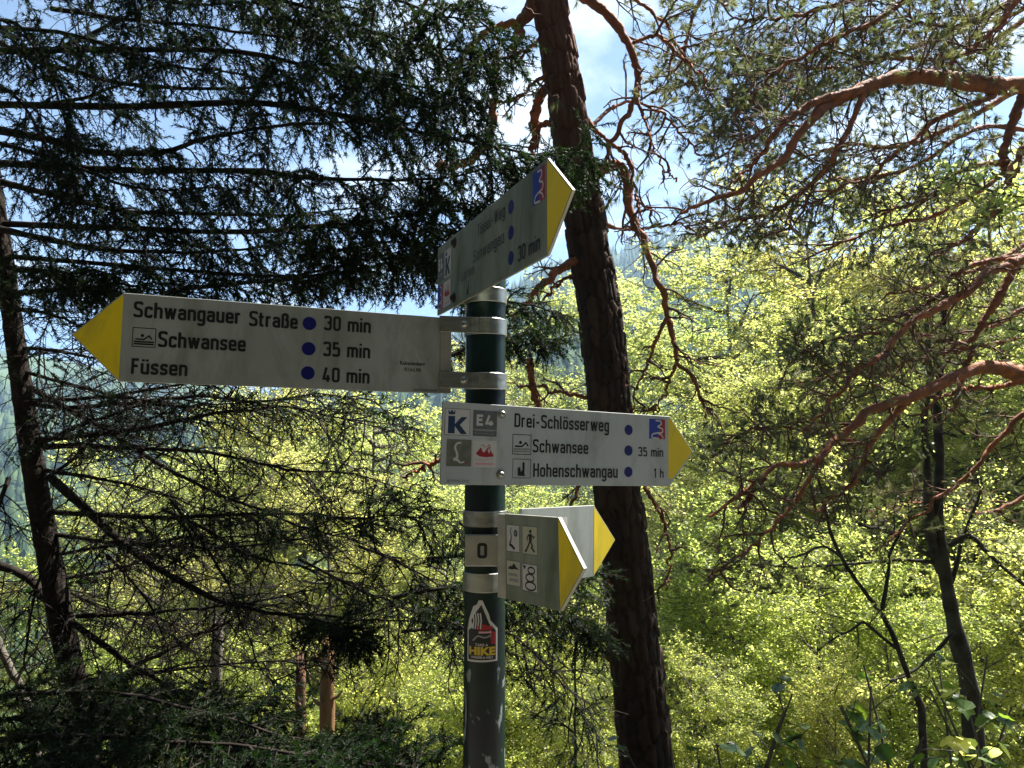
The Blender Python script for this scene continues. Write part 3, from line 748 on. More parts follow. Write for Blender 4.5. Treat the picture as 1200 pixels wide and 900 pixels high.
# D + E clamps, numbered block
zD = mD.translation.z
for zc in (zD + .066, zD - .055): clamp_band(zc, .030 if zc > zD else .036)
eb0, eb1 = local(mD, -.001, -.078, -.004), local(mD, -.001, .078, -.004)
bar('board_rail', eb0 + Vector((-.008, .006, 0)), eb1 + Vector((-.008, .006, 0)), (1, -.5, 0), .018, .010, root, M['edge'])
blk = box_mesh('number_block', -.036, .028, -.0075, .006, -.030, .030, .002)
ob = link('number_block', blk, root, M['edge'], (.0, -PR - .002, zD + .008)); ob['label'] = 'pale metal block marked 0'
f = Flat(0); f.text('0', -.0155, -.0135, .027, .0170, M['ink'], half=.11); on = f.build('lettering', ob)
on.matrix_local = Matrix(((1, 0, 0, .004), (0, 0, -1, -.0079), (0, 1, 0, 0), (0, 0, 0, 1)))
bar('clamp_arm', (.026, -PR - .004, zD + .008), (.048, -PR - .010, zD + .008), (0, 0, 1), .052, .006, root, M['rubber'])
a = local(mE, -.060, 0)
for dz in (.05, -.05): bar('clamp_arm', (.030, -.010, zD + dz), (a.x + .012, a.y + .004, zD + dz), (0, 0, 1), .024, .004, root, M['steel'])

# sticker wrapped round the pole
def sticker():
    zb = CZ - .398; Hh = .118; Wd = .064
    def wrap(pts2, dr, mat, name, parent=None, grid=True):
        pass
    f = Flat(0)
    W2 = Wd / 2
    outl = [(-W2, 0), (W2 * .98, .002), (W2, .062), (W2 * .52, .078), (W2 * .42, .090), (0.001, .116), (-.006, .116), (-.010, .108), (-W2 * .55, .104), (-W2 * .85, .080), (-W2, .060)]
    f.poly(outl, M['white'])
    inn = [(-W2 + .003, .004), (W2 - .004, .005), (W2 - .004, .059), (W2 * .40, .074), (-.006, .074), (-W2 + .003, .058)]
    f.poly(inn, M['ink'])
    f.poly([(-.014, .062), (.016, .068), (.006, .092), (-.001, .108), (-.008, .098), (-.016, .088), (-.022, .076)], M['ink'])
    for x in (-.018, -.013, -.008, -.003): f.stroke([(x, .062), (x + .002, .078), (x, .092)], .0013, M['white'], r=0)
    f.poly([(-.008, .060), (.018, .060), (.022, .066), (.000, .072), (-.008, .068)], M['red'])
    f.poly([(.018, .034), (.027, .034), (.027, .056), (.018, .058)], M['red'])
    f.poly([(-.006, .054), (.018, .055), (.018, .058), (-.006, .058)], M['pink'])
    f.stroke([(-.018, .040), (-.008, .050), (.006, .046), (.016, .050)], .0014, M['midgrey'], r=.004)
    f.glyphs('TAKE A', -.013, .0305, .0050, .025, M['white'], .02)
    f.glyphs('HIKE', -.0265, .0145, .0145, .053, M['gold'], .05)
    f.glyphs('WANDER & WELT', -.022, .0075, .0045, .044, M['white'], .02)
    o = f.build('hike_sticker', root, 'mountain shaped black sticker with white border reading HIKE')
    # subdivide across and bend to the pole
    import bmesh
    bm = bmesh.new(); bm.from_mesh(o.data)
    for x in np.linspace(-W2, W2, 15)[1:-1]:
        bmesh.ops.bisect_plane(bm, geom=bm.verts[:] + bm.edges[:] + bm.faces[:], plane_co=(float(x), 0, 0), plane_no=(1, 0, 0))
    ang0 = rad(-90) - .09
    for v in bm.verts:
        a = ang0 + v.co.x / PR; rr = PR + .0004 + v.co.z * 1.0
        v.co = Vector((rr * math.cos(a), rr * math.sin(a), zb + v.co.y))
    bm.to_mesh(o.data); bm.free()
sticker()

# ------------------------------------------------------------------ traced branches
def px_path(pts, d0, d1, n=24, wob=.02, bow=0.0, rv=None):
    p = np.array(pts, float); m = len(p)
    seg = np.r_[0, np.cumsum(np.linalg.norm(np.diff(p, axis=0), axis=1))]; t = seg / seg[-1]
    d = d0 + (d1 - d0) * t + bow * np.sin(t * math.pi)
    Q = np.array([at(p[i, 0], p[i, 1], d[i]) for i in range(m)])
    Q = smooth_path(Q, n)
    k = R.normal(0, wob, (n, 3)); k = (k + np.roll(k, 1, 0) + np.roll(k, -1, 0)) / 3; k[0] = 0
    return Q + k * np.linspace(0, 1, n)[:, None]

def limb(parent, pts, w0, w1, d0, d1, mat, name='branch', sides=7, n=26, wob=.012, bow=0.0):
    P = px_path(pts, d0, d1, n, wob, bow)
    r0 = w0 / F * d0 / 2; r1 = w1 / F * d1 / 2
    rr = r0 + (r1 - r0) * np.linspace(0, 1, n) ** .8
    rr = rr * (1 + .07 * R.standard_normal(n))
    return P, rr

# ---- spruce on the left
SPD = 4.0
sp_base = at(110, 900, SPD); sp_x, sp_y = float(sp_base[0]) + .12, float(sp_base[1])
spruce = empty('spruce_tree', (sp_x, sp_y, float(ground_z(sp_x, sp_y))), 'dark slender spruce at the left edge with bare lower branches and drooping needled boughs', 'tree')
spoff = np.array(spruce.location)
def bark_trunk(name, pts, widths, depths, parent, off, mat, sides=20, n=120, amp=.006, cell=(.05, .11), root_flare=1.4):
    P = smooth_path(np.array([at(x, y, d) for (x, y), d in zip(pts, depths)]), n)
    rw = np.interp(np.linspace(0, 1, n), np.linspace(0, 1, len(widths)), [w_ / F * d / 2 for w_, d in zip(widths, depths)])
    # cellular bark relief round and along the trunk
    th = np.arange(sides) / sides
    arc = np.r_[0, np.cumsum(np.linalg.norm(np.diff(P, axis=0), axis=1))]
    rm = rw.mean(); nu = max(6, int(2 * math.pi * rm / cell[0])); nv = int(arc[-1] / cell[1]) + 3
    fu = R.random((nv, nu)); fv = R.random((nv, nu)); lift = R.random((nv, nu))
    U, Vv = np.meshgrid(th * nu, arc / cell[1] + 1); wv = .35 * np.sin(U * 2.1 * round(nu / 2) * 0 + Vv * 3.1 + 2 * np.sin(th * 2 * math.pi * 3)[None, :]) + .2 * np.sin(Vv * 7.7 + 4 * np.sin(th * 2 * math.pi * 5)[None, :]); Vv = Vv + wv * .6; f1 = np.full(U.shape, 9.); f2 = f1.copy(); lf = np.zeros(U.shape)
    iu, iv = U.astype(int), Vv.astype(int)
    for a in (-1, 0, 1):
        for b in (-1, 0, 1):
            ju = iu + a; jv = np.clip(iv + b, 0, nv - 1)
            dx = ju + .15 + .7 * fu[jv, ju % nu] - U; dy = iv + b + .15 + .7 * fv[jv, ju % nu] - Vv; dd = np.hypot(dx, dy)
            m1 = dd < f1; f2 = np.where(m1, f1, np.minimum(f2, dd)); lf = np.where(m1, lift[jv, ju % nu], lf); f1 = np.where(m1, dd, f1)
    e = np.clip((f2 - f1) / .28, 0, 1); disp = amp * (e * (.5 + .8 * lf) - .5)
    V0, Fq = tubes(P, rw, sides)
    C = np.repeat(P, sides, 0); nrm = unit(V0 - C)
    V1 = V0 + nrm * disp.reshape(-1, 1) - off
    fv_ = (1 - lf)[:-1, :].reshape(-1) * .7 + .3 * (1 - e)[:-1, :].reshape(-1)
    me = np_mesh(name, V1, Fq, True, fv_)
    return link(name, me, parent, mat), P, rw

o_, spP, spr = bark_trunk('trunk', [(160, 1120), (118, 960), (92, 830), (82, 780), (65, 690), (48, 600), (32, 500), (18, 400), (4, 300), (-14, 180), (-40, 0), (-70, -250), (-95, -700)],
           [34, 31, 29, 28, 26, 25, 23, 21, 20, 19, 17, 14, 6], [4.0] * 13, spruce, spoff, M['sprucebark'], 16, 160, .004, (.03, .05))

def spruce_branch(parent, off, pts, w0, w1, d0, d1, n2, l2, grav2, needle, n3=7, l3=.16, wob=.015, fullness=1.0):
    P, rr = limb(parent, pts, w0, 1.2, d0, d1, None, n=28, wob=wob)
    n2 = int(n2 * ((1.3 if pts[-1][0] > 470 else 1.12) if needle >= .7 else 1.5)); n3 += 1
    if needle >= .6: l2 *= .64; grav2 *= 1.6
    else: l2 *= 1.15
    G = Geo(); G.add(*tubes(P, rr, 6))
    P2 = grow(P[None], n2, l2, 1.05, grav2, .22, 7, .05, 1.0, flat=.75, taper=.35)
    G.add(*tubes(P2, radii(P2, .0046, .0016), 3))
    P3 = grow(P2, n3, l3, .85, grav2 * .5 - .1, .2, 3, .1, 1, flat=.6, taper=.4)
    G.add(*tubes(P3, radii(P3, .0021, .0011), 3))
    br = link('branch', np_mesh('branch', np.concatenate(G.v) - off, np.concatenate(G.f), True), parent, M['sprucetwig'])
    if needle > 0:
        n_ = int(len(P3) * min(1, needle)); idx = R.permutation(len(P3))[:n_]
        parts = [needles(P3[idx], int(44 * fullness), .024, .0048, .85)]
        m_ = int(len(P2) * min(1, needle)); id2 = R.permutation(len(P2))[:m_]
        parts.append(needles(P2[id2], int(120 * fullness), .024, .0048, .85, .1))
        V = np.concatenate([p[0] for p in parts]); a0 = len(parts[0][0])
        Fc = np.concatenate([parts[0][1], parts[1][1] + a0]); va = np.concatenate([p[2] for p in parts])
        nd = link('needles', np_mesh('needles', V - off, Fc, False, va), br, M['spruceneedle']); nd['kind'] = 'stuff'
    return P

SB = [ # pts, w0, w1, d0, d1, n2, l2, grav, needle
 ([(60, 10), (130, 20), (230, 30), (330, 42), (400, 43), (470, 50)], 6, 3, 3.9, 3.4, 24, .45, -.5, .55),
 ([(50, 65), (100, 43), (150, 18), (180, 2), (220, -30)], 7, 4, 4.0, 4.4, 12, .4, -.2, .3),
 ([(-20, 40), (40, 70), (100, 87), (150, 98), (230, 104), (320, 98), (370, 88), (390, 65), (400, 40)], 8, 3, 3.9, 3.6, 26, .45, -.6, .4),
 ([(-10, 125), (70, 120), (120, 108), (160, 92), (200, 70), (218, 40)], 6, 3, 4.1, 3.7, 16, .4, -.5, .4),
 ([(-30, 148), (50, 162), (110, 178), (180, 180), (240, 165), (300, 152), (400, 145), (470, 150)], 11, 5, 3.9, 3.2, 40, .5, -.6, .85),
 ([(-30, 205), (60, 228), (140, 246), (210, 250), (290, 250), (370, 252), (450, 240)], 9, 4, 4.0, 3.4, 38, .5, -.7, .75),
 ([(-30, 262), (80, 285), (140, 295), (220, 297), (300, 292), (380, 280)], 9, 3, 4.0, 3.5, 34, .45, -.7, .7),
 ([(140, 250), (180, 275), (230, 290), (280, 310)], 4, 2, 3.7, 3.6, 12, .3, -.6, .4),
 ([(10, 345), (60, 340), (110, 335), (170, 338), (240, 345)], 8, 3, 4.0, 3.5, 30, .4, -.5, 1.0),
 ([(18, 362), (60, 368), (100, 385), (140, 400)], 6, 3, 4.0, 3.6, 14, .35, -.6, .25),
 ([(22, 408), (60, 410), (110, 420), (160, 430), (240, 442)], 6, 3, 4.0, 3.7, 20, .4, -.6, .1),
 ([(25, 470), (70, 478), (150, 472), (220, 465), (300, 470), (380, 462), (440, 468)], 7, 3, 4.0, 3.5, 34, .42, -.6, .45),
 ([(38, 515), (80, 512), (160, 503), (220, 492), (270, 483), (330, 478), (400, 490), (480, 498)], 8, 3, 4.0, 3.4, 34, .45, -.5, .25),
 ([(40, 525), (90, 522), (160, 525), (220, 530), (280, 538), (340, 550), (420, 558), (500, 578)], 8, 3, 4.0, 3.6, 34, .45, -.6, .2),
 ([(32, 452), (90, 485), (140, 515), (190, 545), (240, 570), (290, 590), (340, 610), (400, 630), (450, 650)], 8, 3, 4.0, 3.7, 28, .42, -.4, .05),
 ([(45, 550), (110, 560), (160, 570), (210, 585), (270, 603)], 6, 3, 4.0, 3.9, 16, .4, -.6, .05),
 ([(48, 565), (90, 535), (110, 515), (140, 490), (168, 448)], 6, 2, 4.0, 4.3, 12, .35, -.5, 0),
 ([(60, 560), (110, 605), (150, 640), (190, 670), (240, 695), (280, 710), (330, 720), (400, 722), (470, 727), (540, 733)], 11, 4, 4.0, 3.3, 36, .42, -.4, .2),
 ([(-25, 655), (30, 675), (60, 710), (100, 740), (150, 775), (200, 805), (240, 825), (290, 840)], 12, 5, 4.2, 3.6, 26, .4, -.4, .1),
 ([(190, 596), (240, 620), (290, 650), (340, 660), (400, 680), (440, 700)], 5, 2, 3.9, 3.6, 16, .4, -.5, .05),
 ([(52, 600), (170, 606), (260, 604), (350, 602), (440, 606), (545, 606)], 7, 4, 4.0, 3.2, 36, .42, -.5, .6),
 ([(200, 585), (240, 640), (270, 690), (285, 740), (310, 790), (330, 808)], 4, 2, 3.8, 3.7, 12, .3, -.4, 0),
 ([(125, 650), (170, 700), (190, 745), (205, 792)], 4, 2, 3.9, 3.8, 10, .3, -.4, 0),
 ([(60, 680), (110, 672), (150, 662), (190, 648), (240, 628)], 6, 2, 4.0, 4.2, 14, .35, -.5, 0),
 ([(90, 722), (140, 720), (190, 717), (240, 710), (300, 705), (390, 688)], 7, 3, 4.0, 3.8, 20, .4, -.5, .1),
 ([(150, 782), (210, 757), (250, 735), (285, 715)], 5, 2, 3.9, 4.0, 10, .3, -.4, 0),
 ([(60, 640), (40, 700), (30, 770), (40, 830)], 5, 3, 3.9, 3.9, 12, .35, -.5, 0),
 ([(10, 560), (-10, 620), (-30, 690)], 6, 3, 4.0, 3.7, 10, .35, -.5, 0),
 ([(420, 640), (470, 660), (520, 690), (545, 715)], 4, 2, 3.6, 3.4, 12, .3, -.6, .3),
 ([(350, 655), (420, 690), (480, 715), (545, 760)], 4, 2, 3.6, 3.4, 14, .3, -.6, .15),
 # dense boughs in the upper left and middle
 ([(-40, -30), (120, -25), (240, -20), (360, 10), (450, 42), (530, 58), (580, 66)], 8, 3, 3.9, 3.0, 46, .5, -.8, 1.0),
 ([(-30, 60), (120, 58), (260, 60), (360, 78), (430, 92), (500, 105), (570, 112)], 8, 3, 3.9, 3.1, 46, .45, -.8, 1.0),
 ([(-20, 122), (150, 125), (300, 120), (400, 135), (480, 152), (560, 170), (630, 180), (690, 176)], 9, 4, 3.9, 3.0, 52, .5, -.7, 1.0),
 ([(-20, 190), (150, 200), (280, 200), (360, 208), (440, 212), (520, 208), (600, 200)], 9, 3, 3.9, 3.1, 50, .48, -.8, 1.0),
 ([(0, 262), (150, 268), (290, 272), (360, 265), (430, 258), (500, 250), (560, 232)], 8, 3, 4.0, 3.1, 44, .42, -.7, .95),
 ([(5, 300), (150, 312), (300, 322), (370, 318), (440, 300), (510, 285)], 6, 3, 4.0, 3.2, 36, .38, -.5, .7),
 ([(200, 340), (300, 330), (380, 322), (450, 310), (505, 300)], 6, 3, 3.8, 3.4, 30, .36, -.6, 1.0),
 ([(350, 300), (420, 290), (480, 275), (530, 262)], 5, 3, 3.5, 3.2, 24, .40, -.8, 1.0),
 ([(-40, -80), (120, -60), (240, -35), (330, 20), (400, 60), (460, 110), (520, 140)], 7, 3, 3.8, 3.3, 40, .45, -.8, .9),
 ([(150, -100), (320, -70), (420, -25), (500, 12), (570, 25)], 8, 3, 3.5, 3.0, 36, .5, -.8, 1.0),
 ([(60, -60), (140, -20), (220, 5), (300, 0), (400, 5)], 7, 3, 3.7, 3.4, 30, .5, -.7, .7),
 ([(-40, 20), (20, 30), (60, 90), (90, 170)], 6, 3, 3.6, 3.5, 22, .5, -.6, .9),
 ([(-40, 95), (20, 115), (70, 200), (100, 240)], 6, 3, 3.6, 3.5, 20, .5, -.6, .8),
 ([(-40, 310), (30, 316), (90, 318), (150, 322)], 7, 3, 3.8, 3.6, 26, .42, -.6, 1.0),
 ([(-30, 160), (60, 185), (140, 215), (230, 222), (330, 225)], 6, 3, 3.8, 3.5, 30, .45, -.8, .9),
 ([(-30, 30), (80, 40), (180, 70), (270, 85), (360, 110)], 6, 3, 3.8, 3.5, 30, .45, -.8, .8),
 # low needled boughs
 ([(-30, 820), (60, 812), (160, 818), (260, 842), (360, 868), (450, 885)], 8, 3, 3.0, 2.6, 42, .34, -.3, 1.0),
 ([(-30, 870), (60, 862), (180, 868), (300, 880), (420, 890), (520, 905)], 8, 3, 2.8, 2.4, 48, .42, -.25, 1.0),
 ([(-30, 925), (80, 915), (200, 918), (330, 925), (460, 930)], 8, 3, 2.6, 2.3, 48, .40, -.15, 1.0),
 ([(100, 808), (170, 818), (240, 832), (310, 855)], 7, 3, 3.4, 3.0, 30, .30, -.3, 1.0),
 ([(-20, 845), (60, 840), (150, 845), (230, 855)], 7, 3, 3.2, 2.9, 34, .4, -.2, 1.0),
 ([(250, 870), (330, 872), (400, 868), (440, 860)], 6, 3, 3.0, 2.8, 26, .38, -.3, 1.0),
 # boughs passing behind the post
 ([(460, 700), (520, 690), (580, 690), (630, 702), (670, 722), (695, 738)], 6, 2, 3.0, 3.0, 28, .28, -.5, .9),
 ([(470, 740), (540, 735), (600, 745), (650, 790), (700, 850)], 5, 2, 3.0, 3.2, 20, .32, -.5, .5),
 ([(500, 655), (560, 650), (610, 652), (650, 660), (695, 678)], 5, 2, 3.4, 3.4, 26, .26, -.4, .8),
 ([(520, 420), (570, 400), (610, 392), (650, 400)], 5, 2, 3.6, 3.8, 24, .24, -.4, .9),
 ([(510, 360), (570, 352), (620, 358), (655, 368)], 5, 2, 3.8, 4.0, 18, .2, -.4, .7),
 ([(340, 722), (380, 728), (410, 738), (440, 750)], 5, 2, 3.4, 3.2, 18, .16, -.4, 1.0),
]
for q in range(8):                     # more dead lower branches, drooping away from the trunk
    y0 = R.uniform(430, 800); x0 = np.interp(y0, [300, 600, 830], [4, 48, 92]); x1 = R.uniform(230, 520); dy = R.uniform(-60, 110)
    sag = R.uniform(-30, 35)
    SB.append(([(x0, y0), (x0 + (x1 - x0) * .3, y0 + dy * .25 + sag * .8), (x0 + (x1 - x0) * .65, y0 + dy * .65 + sag), (x1, y0 + dy)], R.uniform(4, 7), 1, 4.0, R.uniform(3.4, 4.6), 20, .40, -.5, R.choice([0, .12])))
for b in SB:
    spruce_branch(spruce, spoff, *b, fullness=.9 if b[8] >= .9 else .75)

# ---- the big pine in the middle
pn_x, pn_y = at(772, 1000, 5.0)[:2]
pine = empty('pine_tree', (float(pn_x), float(pn_y), float(ground_z(pn_x, pn_y))), 'tall pine with thick dark scaly trunk leaning left just behind the signpost', 'tree')
pioff = np.array(pine.location)
bark_trunk('trunk', [(793, 1120), (776, 1000), (759, 900), (738, 700), (722, 560), (707, 400), (692, 300), (676, 200), (661, 100), (643, 0), (622, -120), (600, -320), (590, -1100)],
           [72, 66, 62, 55, 52, 48, 46, 44, 41, 37, 34, 30, 10], [5.0] * 13, pine, pioff, M['pinebark'], 84, 860, .024, (.052, .17))

def pine_limb(parent, off, pts, w0, w1, d0, d1, n2=6, l2=.5, n3=5, l3=.22, tuft=.0, mat='redbark', grav=-.1, nn=34, nl=.055, name='limb', wob=.02, n4=0):
    P, rr = limb(parent, pts, w0, w1 * .7, d0, d1, None, n=70, wob=wob * 1.3)
    kn = R.random(70) < .12; rr = rr * (1 + kn * R.uniform(.1, .4, 70)); V, Fq = tubes(P, rr, 10)
    V = V + R.normal(0, .0022, V.shape)
    lb = link(name, np_mesh(name, V - off, Fq, True), parent, M[mat])
    if n2:
        G = Geo()
        P2 = grow(P[None], n2, l2, .95, grav, .38, 8, .2, 1.0, taper=.3); G.add(*tubes(P2, radii(P2, .010, .004), 4))
        P3 = grow(P2, n3, l3, .85, grav, .35, 6, .2, 1, taper=.3); G.add(*tubes(P3, radii(P3, .0045, .0018), 3))
        tips = P3
        if n4:
            P4 = grow(P3, n4, l3 * .55, .7, grav, .3, 4, .3, 1); G.add(*tubes(P4, radii(P4, .0022, .0012), 3)); tips = np.concatenate([P4])
        tw = link('twigs', np_mesh('twigs', np.concatenate(G.v) - off, np.concatenate(G.f), True), lb, M['pinetwig']); tw['kind'] = 'stuff'
        if tuft > 0:
            ids = R.permutation(len(tips))[:max(1, int(len(tips) * tuft))]
            V, Fc, va = needles(tips[ids], nn, nl * 1.35, .0052, .62, .50, up=.25)
            nd = link('needles', np_mesh('needles', V - off, Fc, False, va), lb, M['pineneedle']); nd['kind'] = 'stuff'
    return P

PL = [
 ([(640, 10), (628, 12), (612, 25), (590, 28), (570, 38), (550, 58), (538, 80), (526, 100)], 13, 5, 5.0, 4.8, 6, .35, 4, .15, .15),
 ([(632, -5), (615, 18), (605, 45), (600, 68)], 16, 10, 5.0, 4.9, 2, .3, 3, .15, 0),
 ([(648, 46), (632, 48), (615, 60), (590, 72), (572, 80)], 7, 3, 5.0, 5.2, 5, .3, 4, .15, .2),
 ([(664, 84), (645, 85), (630, 92), (612, 110), (585, 122), (560, 132)], 6, 3, 5.0, 4.8, 6, .3, 4, .15, .2),
 ([(668, 92), (648, 99), (632, 112), (627, 140), (624, 172)], 15, 11, 5.0, 5.3, 2, .25, 3, .15, 0),
 ([(670, 148), (645, 145), (632, 148), (622, 172), (618, 190)], 8, 6, 5.0, 5.2, 3, .25, 3, .12, 0),
 ([(582, 60), (580, 90), (578, 130), (572, 165), (555, 185), (530, 195), (515, 190)], 9, 12, 4.9, 5.0, 5, .3, 3, .15, 0),
 ([(650, -30), (685, -3), (710, 15), (730, 40), (742, 65), (748, 105), (738, 130), (718, 160), (703, 195), (690, 215)], 14, 5, 5.0, 4.9, 8, .35, 4, .18, .1),
 ([(742, 50), (770, 42), (790, 60), (805, 72), (830, 95)], 5, 3, 4.9, 5.0, 6, .35, 5, .18, .5),
 ([(678, 125), (700, 155), (725, 175), (735, 185), (742, 225), (748, 240), (764, 252)], 6, 3, 5.0, 4.9, 8, .25, 4, .15, .05),
 ([(690, 212), (705, 198), (725, 195), (735, 212), (737, 245), (752, 275), (762, 305), (778, 345), (784, 380), (792, 415), (812, 450), (826, 490)], 16, 4, 5.0, 4.8, 16, .32, 5, .18, .1),
 ([(782, 372), (768, 400), (760, 425), (746, 450), (742, 480)], 5, 2, 4.85, 4.8, 5, .2, 4, .12, 0),
 ([(795, 420), (780, 455), (765, 490)], 4, 2, 4.8, 4.8, 4, .2, 4, .12, 0),
 ([(700, 300), (668, 308), (640, 330), (615, 355), (600, 378)], 12, 6, 5.0, 4.7, 5, .3, 4, .15, .1),
 ([(700, 330), (678, 322), (655, 332), (640, 350)], 5, 3, 5.0, 5.0, 4, .25, 4, .12, 0),
 ([(745, 112), (755, 140), (770, 182), (790, 210)], 4, 2, 4.9, 4.8, 5, .25, 4, .15, .1),
 ([(705, 470), (670, 462), (640, 455), (610, 452)], 6, 3, 5.0, 5.2, 4, .25, 4, .12, 0),
 ([(720, 480), (738, 500), (745, 520)], 11, 5, 5.0, 4.8, 3, .2, 3, .12, 0),
 ([(755, 570), (772, 600), (785, 645), (780, 690)], 5, 2, 5.0, 4.8, 6, .25, 4, .12, 0),
 ([(620, 420), (625, 460), (635, 500), (622, 540)], 10, 8, 5.2, 5.2, 3, .2, 3, .12, 0),
 ([(745, 505), (700, 540), (668, 590), (664, 640)], 6, 3, 5.1, 5.2, 4, .25, 4, .12, 0),
 ([(545, 510), (520, 535), (500, 545), (478, 560)], 9, 3, 4.9, 4.7, 5, .25, 4, .14, 0),
 ([(725, 690), (712, 682)], 8, 4, 5.0, 4.9, 0, 0, 0, 0, 0),
 ([(735, 775), (718, 772), (708, 764)], 6, 3, 5.0, 4.9, 0, 0, 0, 0, 0),
 ([(640, -90), (720, -110), (790, -60), (850, 10)], 10, 4, 5.4, 6.2, 12, .5, 5, .22, .7),
 ([(655, -60), (700, -20), (760, 10), (800, 60), (815, 110)], 8, 2, 5.6, 6.4, 12, .42, 5, .22, .55),
 ([(690, 150), (730, 120), (770, 130), (800, 160), (830, 185)], 5, 2, 5.4, 6.2, 11, .36, 5, .2, .5),
 ([(700, 260), (740, 270), (790, 262), (830, 280)], 5, 2, 5.4, 6.4, 9, .36, 5, .2, .35),
 ([(640, -90), (560, -60), (500, 0), (470, 40)], 10, 4, 5.2, 5.6, 10, .5, 5, .22, .5),
]
for b in PL: pine_limb(pine, pioff, *b)

